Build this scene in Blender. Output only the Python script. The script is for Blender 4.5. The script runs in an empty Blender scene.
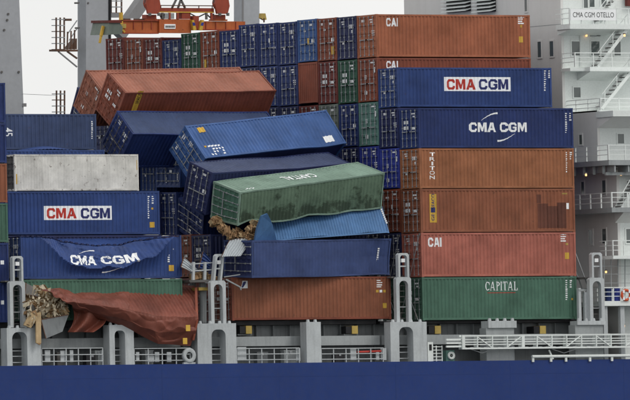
import bpy, bmesh, math, random
from mathutils import Vector, Matrix, Euler, noise
R = math.radians
random.seed(7)
S = bpy.context.scene
COL = S.collection

# ------------------------------------------------------------------ camera
TH = R(31.8); PXM = 15.1; DIST = 800.0; CAMZ = 11.3
FOC = PXM * DIST                                   # focal length in photo pixels (630 wide)
D_ = Vector((math.sin(TH), math.cos(TH), 0)); R_ = Vector((math.cos(TH), -math.sin(TH), 0))
TGT = R_ * ((315 - 423) / PXM) + Vector((0, 0, (320.5 - 200) / PXM))
CAM = TGT - D_ * DIST; CAM.z = CAMZ
FW = (TGT - CAM).normalized(); UP = (Vector((0, 0, 1)) - FW * FW.z).normalized()
cd = bpy.data.cameras.new('camera'); cam = bpy.data.objects.new('camera', cd); COL.objects.link(cam)
cd.sensor_width = 36; cd.lens = 36 * FOC / 630; cd.clip_start = 5; cd.clip_end = 30000
m = Matrix((R_, UP, -FW)).transposed().to_4x4(); m.translation = CAM
cam.matrix_world = m
S.camera = cam

# ------------------------------------------------------------------ light
SUN_EL, SUN_AZ = R(48), R(150)                     # azimuth clockwise from +Y: front right of the camera
W_ = bpy.data.worlds.new('World'); S.world = W_; W_.use_nodes = True
nt = W_.node_tree; N = nt.nodes; N.clear()
out = N.new('ShaderNodeOutputWorld'); bg = N.new('ShaderNodeBackground'); sky = N.new('ShaderNodeTexSky')
sky.sky_type = 'NISHITA'; sky.sun_disc = False; sky.sun_elevation = SUN_EL; sky.sun_rotation = SUN_AZ
sky.air_density = 1.0; sky.dust_density = 3.0
mix = N.new('ShaderNodeMix'); mix.data_type = 'RGBA'; mix.inputs[0].default_value = 0.93
cl = N.new('ShaderNodeTexNoise'); cl.inputs['Scale'].default_value = 26; cl.inputs['Detail'].default_value = 4
rm = N.new('ShaderNodeValToRGB'); rm.color_ramp.elements[0].color = (8.3, 8.35, 8.3, 1); rm.color_ramp.elements[1].color = (9.9, 9.85, 9.65, 1)
nt.links.new(cl.outputs[0], rm.inputs[0]); nt.links.new(sky.outputs[0], mix.inputs[6]); nt.links.new(rm.outputs[0], mix.inputs[7])
nt.links.new(mix.outputs[2], bg.inputs[0]); bg.inputs[1].default_value = 0.104; nt.links.new(bg.outputs[0], out.inputs[0])
sl = bpy.data.lights.new('sun', 'SUN'); so = bpy.data.objects.new('sun', sl); COL.objects.link(so)
sl.energy = 0.95; sl.angle = R(20); sl.color = (1.0, 0.96, 0.9)
sdir = Vector((math.sin(SUN_AZ) * math.cos(SUN_EL), math.cos(SUN_AZ) * math.cos(SUN_EL), math.sin(SUN_EL)))
so.rotation_euler = (-sdir).to_track_quat('-Z', 'Y').to_euler(); so.location = (0, -40, 60)
vs = S.view_settings; vs.view_transform = 'Standard'; vs.look = 'None'; vs.exposure = 0.0; vs.gamma = 1.0; vs.use_curve_mapping = False
S.cycles.max_bounces = 6

# ------------------------------------------------------------------ ship frame: it heels a little away from the quayside viewer
HEEL = Matrix.Rotation(R(-2.3), 4, 'X'); HEELI = HEEL.inverted()
I4 = Matrix.Identity(4)
def proj(p):
    q = Vector(p) - CAM; z = q.dot(FW)
    return 315 + FOC * q.dot(R_) / z, 200 - FOC * q.dot(UP) / z
def at(u, v, y, M=HEEL):
    """point of the ship frame at depth y that stands at photo pixel (u, v)"""
    x = z = 0.0
    for _ in range(4):
        a = proj(M @ Vector((x, y, z))); b = proj(M @ Vector((x + 1, y, z))); c = proj(M @ Vector((x, y, z + 1)))
        m11, m21, m12, m22 = b[0] - a[0], b[1] - a[1], c[0] - a[0], c[1] - a[1]
        du, dv = u - a[0], v - a[1]; det = m11 * m22 - m12 * m21
        x += (du * m22 - dv * m12) / det; z += (m11 * dv - m21 * du) / det
    return Vector((x, y, z))

# ------------------------------------------------------------------ materials
def srgb(r, g, b):
    f = lambda c: (c / 255 / 12.92) if c / 255 <= 0.04045 else ((c / 255 + 0.055) / 1.055) ** 2.4
    return (f(r), f(g), f(b), 1)
PAR = {}; FRM = {}
def frame_paint(m_):
    """the same paint, more chipped, for the rails and corner posts"""
    if m_.name not in FRM:
        q = dict(PAR[m_.name]); c = q.pop('col'); q['rust'] = q['rust'] + .22; q['var'] = .35; FRM[m_.name] = paint(m_.name + '_rails', c, **q)
    return FRM[m_.name]
def paint(name, col, var=0.28, k_=None, rust=0.0, rustcol=(0.075, 0.03, 0.016, 1), streak=0.3, rough=0.55, scale=1.0, fade=0.0, bump=0.12):
    """painted steel: uneven fading, dirt running down, chips of rust"""
    col0 = col; sat = max(col[:3]) - min(col[:3]); kk = k_ or (.78 if sat > .04 else .86); gm = sum(col[:3]) / 3
    col = tuple((c * .96 + gm * .04) * kk for c in col[:3]) + (1,)
    mt = bpy.data.materials.new(name); mt.use_nodes = True; PAR[name] = (dict(col=col0, var=var, k_=k_, rust=rust, rustcol=rustcol, streak=streak, rough=rough, scale=scale, bump=bump))
    t = mt.node_tree; n = t.nodes; b = n['Principled BSDF']; L = t.links.new
    tc = n.new('ShaderNodeTexCoord'); oi = n.new('ShaderNodeObjectInfo')
    off = n.new('ShaderNodeVectorMath'); off.operation = 'MULTIPLY_ADD'
    L(oi.outputs['Random'], off.inputs[0]); off.inputs[1].default_value = (37, 61, 17); L(tc.outputs['Object'], off.inputs[2])
    def nz(sc, vec=None, detail=4, rough_=0.6):
        x = n.new('ShaderNodeTexNoise'); x.inputs['Scale'].default_value = sc; x.inputs['Detail'].default_value = detail; x.inputs['Roughness'].default_value = rough_
        L(vec or off.outputs[0], x.inputs['Vector']); return x.outputs[0]
    def ramp(src, a, b_, c0=(0, 0, 0, 1), c1=(1, 1, 1, 1)):
        x = n.new('ShaderNodeValToRGB'); x.color_ramp.elements[0].position = a; x.color_ramp.elements[1].position = b_
        x.color_ramp.elements[0].color = c0; x.color_ramp.elements[1].color = c1; L(src, x.inputs[0]); return x.outputs[0]
    def mixc(fac, a, c):
        x = n.new('ShaderNodeMix'); x.data_type = 'RGBA'
        if isinstance(fac, float): x.inputs[0].default_value = fac
        else: L(fac, x.inputs[0])
        for i, s in ((6, a), (7, c)):
            if isinstance(s, tuple): x.inputs[i].default_value = s
            else: L(s, x.inputs[i])
        return x.outputs[2]
    k = 1 - var; lo = tuple(c * k for c in col[:3]) + (1,)
    g = sum(col[:3]) / 3; hi = tuple(min(1, c * (1 + var * .5) + g * var * .25 + fade) for c in col[:3]) + (1,)
    c = mixc(ramp(nz(0.55 * scale), .3, .7), lo, hi)
    c = mixc(ramp(nz(9 * scale, detail=3), .35, .75), c, mixc(0.12 if sat > .04 else .03, c, (0.055, 0.053, 0.05, 1)))
    mp = n.new('ShaderNodeMapping'); mp.inputs['Scale'].default_value = (5 * scale, 5 * scale, 0.35 * scale); L(off.outputs[0], mp.inputs[0])
    st = ramp(nz(1.0, mp.outputs[0], 5), .48, .78)
    sm = n.new('ShaderNodeMath'); sm.operation = 'MULTIPLY'; L(st, sm.inputs[0]); sm.inputs[1].default_value = streak
    c = mixc(sm.outputs[0], c, tuple(x * .35 + .012 for x in col[:3]) + (1,))
    if rust:
        r1 = ramp(nz(2.3 * scale, detail=8, rough_=.7), .70 - rust * .2, .77 - rust * .17)
        c = mixc(r1, c, rustcol)
    # each object a touch lighter or darker
    hs = n.new('ShaderNodeHueSaturation'); mr = n.new('ShaderNodeMapRange'); L(oi.outputs['Random'], mr.inputs[0]); mr.inputs[3].default_value = .93; mr.inputs[4].default_value = 1.07
    L(mr.outputs[0], hs.inputs['Value']); L(c, hs.inputs['Color'])
    L(hs.outputs[0], b.inputs['Base Color'])
    L(ramp(nz(3 * scale), .3, .8, (rough - .1,) * 3 + (1,), (min(1, rough + .2),) * 3 + (1,)), b.inputs['Roughness'])
    b.inputs['Specular IOR Level'].default_value = 0.35
    if bump:
        bp = n.new('ShaderNodeBump'); bp.inputs['Strength'].default_value = bump; bp.inputs['Distance'].default_value = 0.05
        L(nz(1.6 * scale, detail=3), bp.inputs['Height']); L(bp.outputs[0], b.inputs['Normal'])
    return mt
M = {}
M['navy'] = paint('navy_paint', srgb(30, 56, 122), rust=.10)
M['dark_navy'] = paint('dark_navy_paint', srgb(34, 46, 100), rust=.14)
M['blue'] = paint('blue_paint', srgb(38, 72, 140), rust=.08)
M['bright_blue'] = paint('bright_blue_paint', srgb(60, 104, 172), rust=.06)
M['cobalt'] = paint('cobalt_paint', srgb(48, 66, 172), rust=.08)
M['skylit_blue'] = paint('skylit_blue_paint', srgb(80, 130, 186), rust=.08, bump=.3)  # blue lightened for the sky light on the upturned crushed box
M['faded_skylit_navy'] = paint('faded_skylit_navy_paint', srgb(62, 82, 126), rust=.18, streak=.35)  # faded box colour, also used for the sky-lit look of one roof
M['slate_blue'] = paint('slate_blue_paint', srgb(62, 84, 142), rust=.10)
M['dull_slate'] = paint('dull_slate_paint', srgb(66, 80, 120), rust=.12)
M['patch_brown'] = paint('patch_brown_paint', srgb(118, 66, 48), rust=.2)
M['red'] = paint('rust_red_paint', srgb(156, 80, 56), rust=.12)
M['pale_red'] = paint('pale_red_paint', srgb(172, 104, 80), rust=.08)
M['brown'] = paint('red_brown_paint', srgb(150, 74, 48), rust=.18)
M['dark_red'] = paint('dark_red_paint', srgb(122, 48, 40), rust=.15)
M['orange'] = paint('orange_brown_paint', srgb(188, 108, 70), rust=.10)
M['tan'] = paint('tan_orange_paint', srgb(180, 112, 70), rust=.12)
M['rust_orange'] = paint('rust_orange_paint', srgb(164, 96, 64), rust=.22)
M['coral'] = paint('coral_paint', srgb(196, 112, 94), rust=.08)
M['green'] = paint('green_paint', srgb(80, 124, 104), rust=.10)
M['dark_green'] = paint('dark_green_paint', srgb(44, 96, 76), rust=.12)
M['sage'] = paint('sage_green_paint', srgb(140, 170, 152), rust=.08)
M['teal'] = paint('teal_green_paint', srgb(104, 150, 140), rust=.14)
M['grey_green'] = paint('grey_green_paint', srgb(128, 140, 130), rust=.2)
M['reefer'] = paint('reefer_white_paint', srgb(228, 226, 218), k_=1.0, rust=.46, rustcol=(.13, .10, .08, 1), streak=.32)
M['sagefront'] = None
M['white'] = paint('white_paint', srgb(234, 240, 238), var=.04, streak=.06, k_=.96, rough=.5)
M['shaded_wall'] = paint('shaded_wall_paint', srgb(224, 224, 222), var=.05, streak=.10, k_=.95, scale=.5)  # same white as the side walls, toned down for the shaded front
M['frame_white'] = paint('frame_white_paint', srgb(206, 212, 215), var=.12, k_=.80, streak=.38, rust=.10)
M['frame_grey'] = paint('frame_grey_paint', srgb(176, 182, 184), var=.14, streak=.3, rust=.08)
M['coam'] = paint('coaming_grey_paint', srgb(140, 146, 149), var=.25, k_=.62, streak=.5, rust=.14)
M['dark'] = paint('dark_gap_paint', srgb(52, 52, 56), var=.3)  # near-black standing in for the shade of gaps and recesses
M['hull'] = paint('hull_blue_paint', srgb(12, 54, 128), var=.10, streak=.12, scale=.4, rough=.5)
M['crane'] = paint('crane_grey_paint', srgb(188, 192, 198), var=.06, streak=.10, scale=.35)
M['crane_dark'] = paint('crane_dark_grey_paint', srgb(150, 150, 152), var=.08, scale=.35)  # darker grey for the brace, struts, brackets and ladder landing
M['spreader'] = paint('spreader_orange_paint', srgb(212, 106, 42), rust=.2)
M['head'] = paint('headblock_red_paint', srgb(178, 74, 46), rust=.25)
M['galv'] = paint('galvanised_steel', srgb(176, 180, 184), var=.2, rust=.1, rough=.45)
M['steel'] = paint('old_steel', srgb(110, 108, 106), rust=.3)
M['rusty'] = paint('rusty_steel', srgb(112, 80, 62), rust=.4)
M['yellow'] = paint('yellow_paint', srgb(240, 192, 60), var=.15, rust=.05)
M['dirty_yellow'] = paint('dirty_yellow_paint', srgb(206, 176, 84), var=.25, rust=.15)
M['letter_white'] = paint('white_lettering', srgb(244, 246, 248), var=.04, k_=1.0, streak=.06)
M['letter_red'] = paint('red_lettering', srgb(218, 58, 44), var=.06, streak=.05)
M['letter_blue'] = paint('blue_lettering', srgb(44, 52, 120), var=.06, streak=.05)
M['black'] = paint('black_paint', srgb(30, 30, 34), var=.2)
M['cream'] = paint('pale_packing', srgb(226, 212, 184), var=.25, k_=.85, streak=.1, rough=.85, scale=2)
M['card'] = paint('cardboard', srgb(214, 184, 138), var=.3, streak=.15, rough=.85, scale=2)
M['card2'] = paint('brown_cardboard', srgb(176, 138, 96), var=.35, streak=.2, rough=.85, scale=2)
M['crush'] = paint('crumpled_red_paint', srgb(150, 80, 62), var=.35, rust=.2, bump=.3, rough=.5)
M['liferaft'] = paint('life_ring_orange', srgb(236, 96, 44), var=.08)
M['pale_panel'] = paint('bare_panel', srgb(196, 204, 210), var=.10, rust=.08)
M['seam'] = paint('hull_seam_paint', srgb(40, 62, 126), var=.1)
def glass():
    mt = bpy.data.materials.new('window_glass'); mt.use_nodes = True; b = mt.node_tree.nodes['Principled BSDF']
    b.inputs['Base Color'].default_value = (.10, .12, .12, 1); b.inputs['Roughness'].default_value = .10; b.inputs['Specular IOR Level'].default_value = .8; return mt
M['glass'] = glass()
def lampm():
    mt = bpy.data.materials.new('lit_lamp'); mt.use_nodes = True; b = mt.node_tree.nodes['Principled BSDF']
    b.inputs['Base Color'].default_value = (.9, .6, .3, 1); b.inputs['Emission Color'].default_value = (1, .55, .2, 1); b.inputs['Emission Strength'].default_value = 1.6; return mt
M['lamp'] = lampm()
def waterm():
    mt = bpy.data.materials.new('harbour_water'); mt.use_nodes = True; t = mt.node_tree; b = t.nodes['Principled BSDF']
    b.inputs['Base Color'].default_value = (.03, .045, .05, 1); b.inputs['Roughness'].default_value = .18
    n = t.nodes.new('ShaderNodeTexNoise'); n.inputs['Scale'].default_value = .4; n.inputs['Detail'].default_value = 6
    tc = t.nodes.new('ShaderNodeTexCoord'); t.links.new(tc.outputs['Object'], n.inputs['Vector'])
    bp = t.nodes.new('ShaderNodeBump'); bp.inputs['Strength'].default_value = .5; t.links.new(n.outputs[0], bp.inputs['Height']); t.links.new(bp.outputs[0], b.inputs['Normal']); return mt
M['water'] = waterm()
def stained():
    """pale green roof sheet with dark mould along its lower edge (local y = 0)"""
    mt = paint('stained_green_paint', srgb(112, 140, 116), rust=.16, streak=.4); t = mt.node_tree; n = t.nodes; L = t.links.new; b = n['Principled BSDF']
    src = b.inputs['Base Color'].links[0].from_socket
    tc = n.new('ShaderNodeTexCoord'); sx = n.new('ShaderNodeSeparateXYZ'); L(tc.outputs['Object'], sx.inputs[0])
    nz = n.new('ShaderNodeTexNoise'); nz.inputs['Scale'].default_value = 1.1; nz.inputs['Detail'].default_value = 6; nz.inputs['Roughness'].default_value = .65; L(tc.outputs['Object'], nz.inputs['Vector'])
    a = n.new('ShaderNodeMath'); a.operation = 'MULTIPLY_ADD'; L(sx.outputs['Y'], a.inputs[0]); a.inputs[1].default_value = -.13; L(nz.outputs[0], a.inputs[2])
    rp = n.new('ShaderNodeValToRGB'); rp.color_ramp.elements[0].position = .34; rp.color_ramp.elements[1].position = .44; L(a.outputs[0], rp.inputs[0])
    mk = n.new('ShaderNodeMath'); mk.operation = 'MULTIPLY'; L(rp.outputs[0], mk.inputs[0]); mk.inputs[1].default_value = .9
    mx = n.new('ShaderNodeMix'); mx.data_type = 'RGBA'; L(mk.outputs[0], mx.inputs[0]); L(src, mx.inputs[6]); mx.inputs[7].default_value = (.035, .055, .035, 1)
    L(mx.outputs[2], b.inputs['Base Color']); return mt
M['stained'] = stained()

# ------------------------------------------------------------------ mesh helpers
class MB:
    def __init__(s): s.v = []; s.f = []
    def add(s, v, f):
        o = len(s.v); s.v += [Vector(p) for p in v]; s.f += [tuple(i + o for i in q) for q in f]; return s
    def box(s, x0, x1, y0, y1, z0, z1):
        v = [(x, y, z) for z in (z0, z1) for y in (y0, y1) for x in (x0, x1)]
        return s.add(v, [(0, 2, 3, 1), (4, 5, 7, 6), (0, 1, 5, 4), (2, 6, 7, 3), (0, 4, 6, 2), (1, 3, 7, 5)])
    def bar(s, p, q, w=.05, h=None):
        p, q = Vector(p), Vector(q); h = h or w; d = (q - p).normalized()
        a = Vector((0, 0, 1)) if abs(d.z) < .9 else Vector((1, 0, 0))
        x = d.cross(a).normalized() * w / 2; y = x.normalized().cross(d) * h / 2
        v = [b + i * x + j * y for b in (p, q) for i, j in ((-1, -1), (1, -1), (1, 1), (-1, 1))]
        return s.add(v, [(3, 2, 1, 0), (4, 5, 6, 7), (0, 1, 5, 4), (1, 2, 6, 5), (2, 3, 7, 6), (3, 0, 4, 7)])
    def cyl(s, p, q, r, n=10, r2=None):
        p, q = Vector(p), Vector(q); d = (q - p).normalized(); a = Vector((0, 0, 1)) if abs(d.z) < .9 else Vector((1, 0, 0))
        x = d.cross(a).normalized(); y = x.cross(d); r2 = r if r2 is None else r2
        v = [b + (x * math.cos(t) + y * math.sin(t)) * rr for b, rr in ((p, r), (q, r2)) for t in [2 * math.pi * i / n for i in range(n)]]
        f = [(i, (i + 1) % n, n + (i + 1) % n, n + i) for i in range(n)] + [tuple(range(n))[::-1], tuple(range(n, 2 * n))]
        return s.add(v, f)
    def prism(s, pts, d):
        n = len(pts); d = Vector(d); pts = [Vector(p) for p in pts]
        f = [tuple(range(n)), tuple(range(n, 2 * n))[::-1]] + [(i, n + i, n + (i + 1) % n, (i + 1) % n) for i in range(n)]
        return s.add(pts + [p + d for p in pts], f)
    def grid(s, rows):
        nr, nc = len(rows), len(rows[0])
        return s.add([p for r in rows for p in r], [(i * nc + j, i * nc + j + 1, (i + 1) * nc + j + 1, (i + 1) * nc + j) for i in range(nr - 1) for j in range(nc - 1)])
    def hexa(s, c):                                   # 8 corners: x fastest, then y, then z
        return s.add(c, [(0, 2, 3, 1), (4, 5, 7, 6), (0, 1, 5, 4), (2, 6, 7, 3), (0, 4, 6, 2), (1, 3, 7, 5)])
    def mesh(s, name, mat=None, base=None, smooth=False):
        me = bpy.data.meshes.new(name); b = base or Vector((0, 0, 0))
        me.from_pydata([p - b for p in s.v], [], s.f); me.validate()
        bm = bmesh.new(); bm.from_mesh(me); bmesh.ops.recalc_face_normals(bm, faces=bm.faces); bm.to_mesh(me); bm.free()
        if mat: me.materials.append(mat)
        if smooth: me.shade_smooth()
        return me
BASE = {}
def link(name, me, parent=None, mat=None):
    o = bpy.data.objects.new(name, me); COL.objects.link(o)
    if parent: o.parent = parent
    if mat:
        if not me.materials: me.materials.append(mat)
        o.material_slots[0].link = 'OBJECT'; o.material_slots[0].material = mat
    return o
def root_of(o):
    while o.parent: o = o.parent
    return o
def part(name, mb, mat, parent, smooth=False, label=None, stuff=False):
    o = link(name, mb.mesh(name, mat, BASE.get(root_of(parent).name), smooth), parent)
    if label: o['label'] = label
    if stuff: o['kind'] = 'stuff'
    return o
def tag(o, label, cat, group=None):
    o['label'] = label; o['category'] = cat
    if group: o['group'] = group
def thing(name, label, cat, base=(0, 0, 0), group=None, M_=HEEL):
    o = bpy.data.objects.new(name, None); COL.objects.link(o); o.empty_display_size = .3
    o.matrix_world = M_ @ Matrix.Translation(base); BASE[o.name] = Vector(base); tag(o, label, cat, group); return o
def solo(name, mb, mat, label, cat, base, group=None, M_=HEEL, smooth=False):
    o = link(name, mb.mesh(name, mat, Vector(base), smooth)); o.matrix_world = M_ @ Matrix.Translation(base); tag(o, label, cat, group); return o
def struct(name, mb, mat, M_=I4):
    o = link(name, mb.mesh(name, mat)); o.matrix_world = M_; o['kind'] = 'structure'; return o

# ------------------------------------------------------------------ setting
struct('water', MB().add([(-9000, -9000, -14.5), (9000, -9000, -14.5), (9000, 9000, -14.5), (-9000, 9000, -14.5)], [(0, 1, 2, 3)]), M['water'])
struct('quay', MB().box(-300, 300, 47, 260, -16, -10.5), M['coam'])

# ------------------------------------------------------------------ containers: one set of meshes shared by all
CL, CW, CH = 12.192, 2.438, 2.896
PIT = 0.278; X0, X1 = .15, CL - .15; NCOR = int((X1 - X0) / PIT)
PIT = (X1 - X0) / NCOR
def breaks():
    b = []
    for i in range(NCOR):
        for k in (0, .26, .5, .76): b.append(X0 + (i + k) * PIT)
    return b + [X1]
BR = breaks()
def prof(x):                                          # depth of the corrugation under the outer plane
    t = ((x - X0) / PIT) % 1.0
    return .012 + .05 * (0 if t < .26 else (t - .26) / .24 if t < .5 else 1 if t < .76 else 1 - (t - .76) / .24)
def corr_side(nz=1):
    rows = [[(x, prof(x), .16 + (CH - .28) * k / nz) for x in BR] for k in range(nz + 1)]
    return MB().grid(rows)
def corr_roof():
    rows = [[(x, .06 + (CW - .12) * k / 2, CH - .02 - prof(x) * .5) for x in BR] for k in range(3)]
    return MB().grid(rows)
def frame_mb():
    b = MB(); w = .13
    for x in (0, CL - w):
        for y in (0, CW - w): b.box(x + .002, x + w - .002, y + .002, y + w - .002, .11, CH - .11)
    for y in (.004, CW - .104): b.box(w, CL - w, y, y + .10, .03, .17); b.box(w, CL - w, y, y + .10, CH - .13, CH - .01)
    for x in (.004, CL - .104): b.box(x, x + .10, w, CW - w, .03, .17); b.box(x, x + .10, w, CW - w, CH - .15, CH - .01)
    for x in (-.005, CL - .173):
        for y in (-.005, CW - .157):
            for z in (0, CH - .118): b.box(x, x + .178, y, y + .162, z, z + .118)
    return b
def door_mb(k):                                       # one leaf of the end doors, at x = 0
    y0, y1 = (.13, CW / 2 - .008) if k == 0 else (CW / 2 + .008, CW - .13)
    zs = [.17]; n = 5; h = (CH - .32) / n; rows = []
    for i in range(n):
        z = .17 + i * h
        for f, dx in ((0, .03), (.14, .03), (.22, .075), (.78, .075), (.86, .03), (1, .03)):
            rows.append([(dx, y0 + (y1 - y0) * t, z + h * f) for t in (0, .12, .88, 1)])
    for r in rows:
        for j in (0, 3): r[j] = (.03,) + r[j][1:]
    return MB().grid(rows)
def rod_mb(y):
    b = MB(); b.cyl((-.015, y, .10), (-.015, y, CH - .10), .020, 6)
    for z in (.16, .75, 1.5, 2.2, CH - .16): b.box(-.04, .03, y - .05, y + .05, z - .035, z + .035)
    b.box(-.06, -.02, y - .02, y + .42 if y < CW / 2 else y + .02, 1.18, 1.24) if y < CW / 2 else b.box(-.06, -.02, y - .42, y + .02, 1.18, 1.24)
    return b
def endwall_mb(x, s):
    n = 9; ys = []; b = []
    for i in range(n):
        for k in (0, .26, .5, .76): b.append((.13 + (i + k) * (CW - .26) / n, 0 if k < .5 else 1))
    b.append((CW - .13, 0))
    return MB().grid([[(x + s * (.02 + .05 * d), y, z) for y, d in b] for z in (.16, CH - .14)])
def dash_lines(lines, seed):
    """illegible stencilled rows: little plates (y, z, w, h) on the doors"""
    rnd = random.Random(seed); b = MB()
    for y, z, n, s in lines:
        for i in range(n):
            w = s * rnd.uniform(.5, .8); yy = y + i * s
            b.box(.018, .027, yy, yy + w, z - s * .6, z + s * .6)
    return b
SH = dict(frame=frame_mb().mesh('frame'), side=corr_side().mesh('side_panel'), roof=corr_roof().mesh('roof_panel'),
          floor=MB().box(.14, CL - .14, .11, CW - .11, .10, .155).mesh('floor'),
          door0=door_mb(0).mesh('door'), door1=door_mb(1).mesh('door'),
          front=endwall_mb(CL, -1).mesh('front_wall'), blank=endwall_mb(0, 1).mesh('front_wall'))
b2 = MB().grid([[(x, CW - prof(x), z) for x in BR] for z in (.16, CH - .12)]); SH['side2'] = b2.mesh('side_panel')
RODS = [(rod_mb(y).mesh('lock_rod'), y < CW / 2) for y in (.42, .93, CW - .93, CW - .42)]
# viewed from outside the right leaf is the one at small y; its upper half carries the number lines
MARKS = [dash_lines([(.52, 2.55, 5, .075), (.52, 2.38, 4, .075), (.30, 1.78, 6, .06), (.30, 1.64, 6, .06), (.30, 1.5, 5, .06), (1.5, 2.5, 3, .14)], 1).mesh('marking'),
         dash_lines([(.45, 2.5, 6, .085), (.45, 2.3, 4, .085), (1.35, 1.9, 3, .2), (1.35, 1.5, 3, .2), (.5, 1.45, 3, .15)], 2).mesh('marking'),
         dash_lines([(.5, 2.55, 4, .1), (.98, 1.72, 1, .24), (.3, 1.2, 4, .1), (1.45, 2.35, 4, .1)], 3).mesh('marking'),
         dash_lines([(1.5, 2.55, 6, .07), (1.5, 2.4, 5, .07), (.4, 2.2, 3, .22), (.45, 1.9, 4, .06), (.45, 1.8, 4, .06), (1.6, 1.1, 2, .12)], 4).mesh('marking'),
         dash_lines([(.35, 2.6, 7, .08), (.35, 2.46, 2, .08), (.3, 2.1, 1, .3), (1.4, 1.75, 5, .05), (1.4, 1.65, 5, .05), (1.4, 1.55, 5, .05), (1.35, .6, 2, .2)], 5).mesh('marking'),
         dash_lines([(.6, 2.5, 3, .12), (1.75, 2.5, 2, .13), (1.4, 2.1, 3, .09), (.35, 1.4, 2, .2), (.9, .5, 1, .15)], 6).mesh('marking')]
CONT = []
def container(label, mat, Mw, group=None, doors=True, mk=0, rods='galv', sx=1.0, sz=1.0, side=True, roofmat=None, skip=()):
    c = bpy.data.objects.new('shipping_container', None); COL.objects.link(c); c.empty_display_size = .3
    c.matrix_world = Mw @ Matrix.Diagonal((sx, 1, sz, 1)); tag(c, label, 'container', group)
    m_ = M[mat]
    link('frame', SH['frame'], c, frame_paint(m_))
    if 'side' not in skip: link('side_panel', SH['side'], c, m_)
    link('side_panel', SH['side2'], c, m_)
    if 'roof' not in skip: link('roof_panel', SH['roof'], c, M[roofmat] if roofmat else m_)
    link('floor', SH['floor'], c, M['steel']); link('front_wall', SH['front'], c, m_)
    if doors:
        ds = [link('door', SH['door0'], c, m_), link('door', SH['door1'], c, m_)]
        for me, lo in RODS: link('lock_rod', me, ds[0] if lo else ds[1], M[rods] if rods else m_)
        if mk is not None: link('marking', MARKS[(mk + 3 * (len(CONT) % 2)) % 6], c, M['letter_white'])['kind'] = 'stuff'
    else: link('front_wall', SH['blank'], c, m_)
    CONT.append(c); return c
def stack_at(n, vt, vb, u=None, X=0.0):
    """ship-frame matrix and height for a box in row n (1 = outboard) between photo heights vt, vb at its near left corner"""
    y = (n - 1) * 2.52
    u = u if u is not None else 423 - 20.2 * (n - 1)
    a, b = at(u, vb, y), at(u, vt, y)
    return HEEL @ Matrix.Translation((X, y, a.z)), (b.z - a.z - .02) / CH

# text -> flat mesh, wrapped over the corrugation
def text_bm(txt, bold=.0, space=1.0):
    cu = bpy.data.curves.new('t', 'FONT'); cu.body = txt; cu.size = 1; cu.offset = bold; cu.space_character = space; cu.resolution_u = 3; cu.fill_mode = 'BOTH'
    o = bpy.data.objects.new('t', cu); me = bpy.data.meshes.new_from_object(o)
    bm = bmesh.new(); bm.from_mesh(me); bpy.data.objects.remove(o); bpy.data.curves.remove(cu); bpy.data.meshes.remove(me); return bm
def poly_bm(polys):
    bm = bmesh.new()
    for p in polys: bm.faces.new([bm.verts.new((x, y, 0)) for x, y in p])
    bmesh.ops.triangulate(bm, faces=bm.faces[:])
    return bm
def block_bm(txt):
    G = {'C': ([[(.25, 0), (0, .25), (0, .75), (.25, 1), (.8, 1), (1.02, .8), (1.02, .64), (.74, .64), (.74, .72), (.68, .78), (.35, .78), (.28, .7), (.28, .3), (.35, .22), (.68, .22), (.74, .28), (.74, .36), (1.02, .36), (1.02, .2), (.8, 0)]], 1.02),
         'G': ([[(.25, 0), (0, .25), (0, .75), (.25, 1), (.8, 1), (1.02, .8), (1.02, .66), (.74, .66), (.74, .72), (.68, .78), (.35, .78), (.28, .7), (.28, .3), (.35, .22), (.68, .22), (.74, .28), (.74, .38), (.54, .38), (.54, .56), (1.02, .56), (1.02, .2), (.8, 0)]], 1.02),
         'M': ([[(0, 0), (0, 1), (.36, 1), (.58, .45), (.80, 1), (1.16, 1), (1.16, 0), (.88, 0), (.88, .62), (.68, .08), (.48, .08), (.28, .62), (.28, 0)]], 1.16),
         'A': ([[(0, 0), (.36, 1), (.55, 1), (.55, .76), (.43, .40), (.55, .40), (.55, .2), (.365, .2), (.30, 0)], [(1.10, 0), (.74, 1), (.55, 1), (.55, .76), (.67, .40), (.55, .40), (.55, .2), (.735, .2), (.80, 0)]], 1.10),
         'I': ([[(0, 0), (0, 1), (.27, 1), (.27, 0)]], .27)}
    polys = []; x = 0
    for ch in txt:
        g, w = G[ch]
        polys += [[(a + x, b) for a, b in p] for p in g]; x += w + .10
    return poly_bm(polys)
def fitbm(bm, x0, z0, w, h, rot=0.0, slant=0.0):
    """scale to w x h with the lower-left corner at x0, z0 (before the turn by rot about the centre)"""
    xs = [v.co.x for v in bm.verts]; ys = [v.co.y for v in bm.verts]; a, b, c, d = min(xs), max(xs), min(ys), max(ys)
    ca, sa = math.cos(rot), math.sin(rot)
    for v in bm.verts:
        x = (v.co.x - a) / (b - a) - .5; y = (v.co.y - c) / (d - c) - .5
        x, y = x * w + y * h * slant, y * h
        v.co = Vector((x0 + w / 2 + x * ca - y * sa, z0 + h / 2 + x * sa + y * ca, 0))
    return bm
def wrap(bm, deform=None, lift=.008, zcuts=(), side='near'):
    xs = [v.co.x for v in bm.verts]; lo, hi = min(xs), max(xs)
    for x in [b for b in BR if lo < b < hi]:
        bmesh.ops.bisect_plane(bm, geom=bm.verts[:] + bm.edges[:] + bm.faces[:], plane_co=(x, 0, 0), plane_no=(1, 0, 0))
    for z in zcuts:
        bmesh.ops.bisect_plane(bm, geom=bm.verts[:] + bm.edges[:] + bm.faces[:], plane_co=(0, z, 0), plane_no=(0, 1, 0))
    for v in bm.verts:
        x, z = v.co.x, v.co.y
        v.co = Vector((x, prof(x) - lift, z)) if side == 'near' else Vector((x, CW - prof(x) + lift, z))
        if deform: v.co = deform(v.co)
    return bm
def put(bm, name, mat, parent, **k):
    wrap(bm, **k); me = bpy.data.meshes.new(name); bm.to_mesh(me); bm.free(); me.materials.append(M[mat]); return link(name, me, parent)
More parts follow.
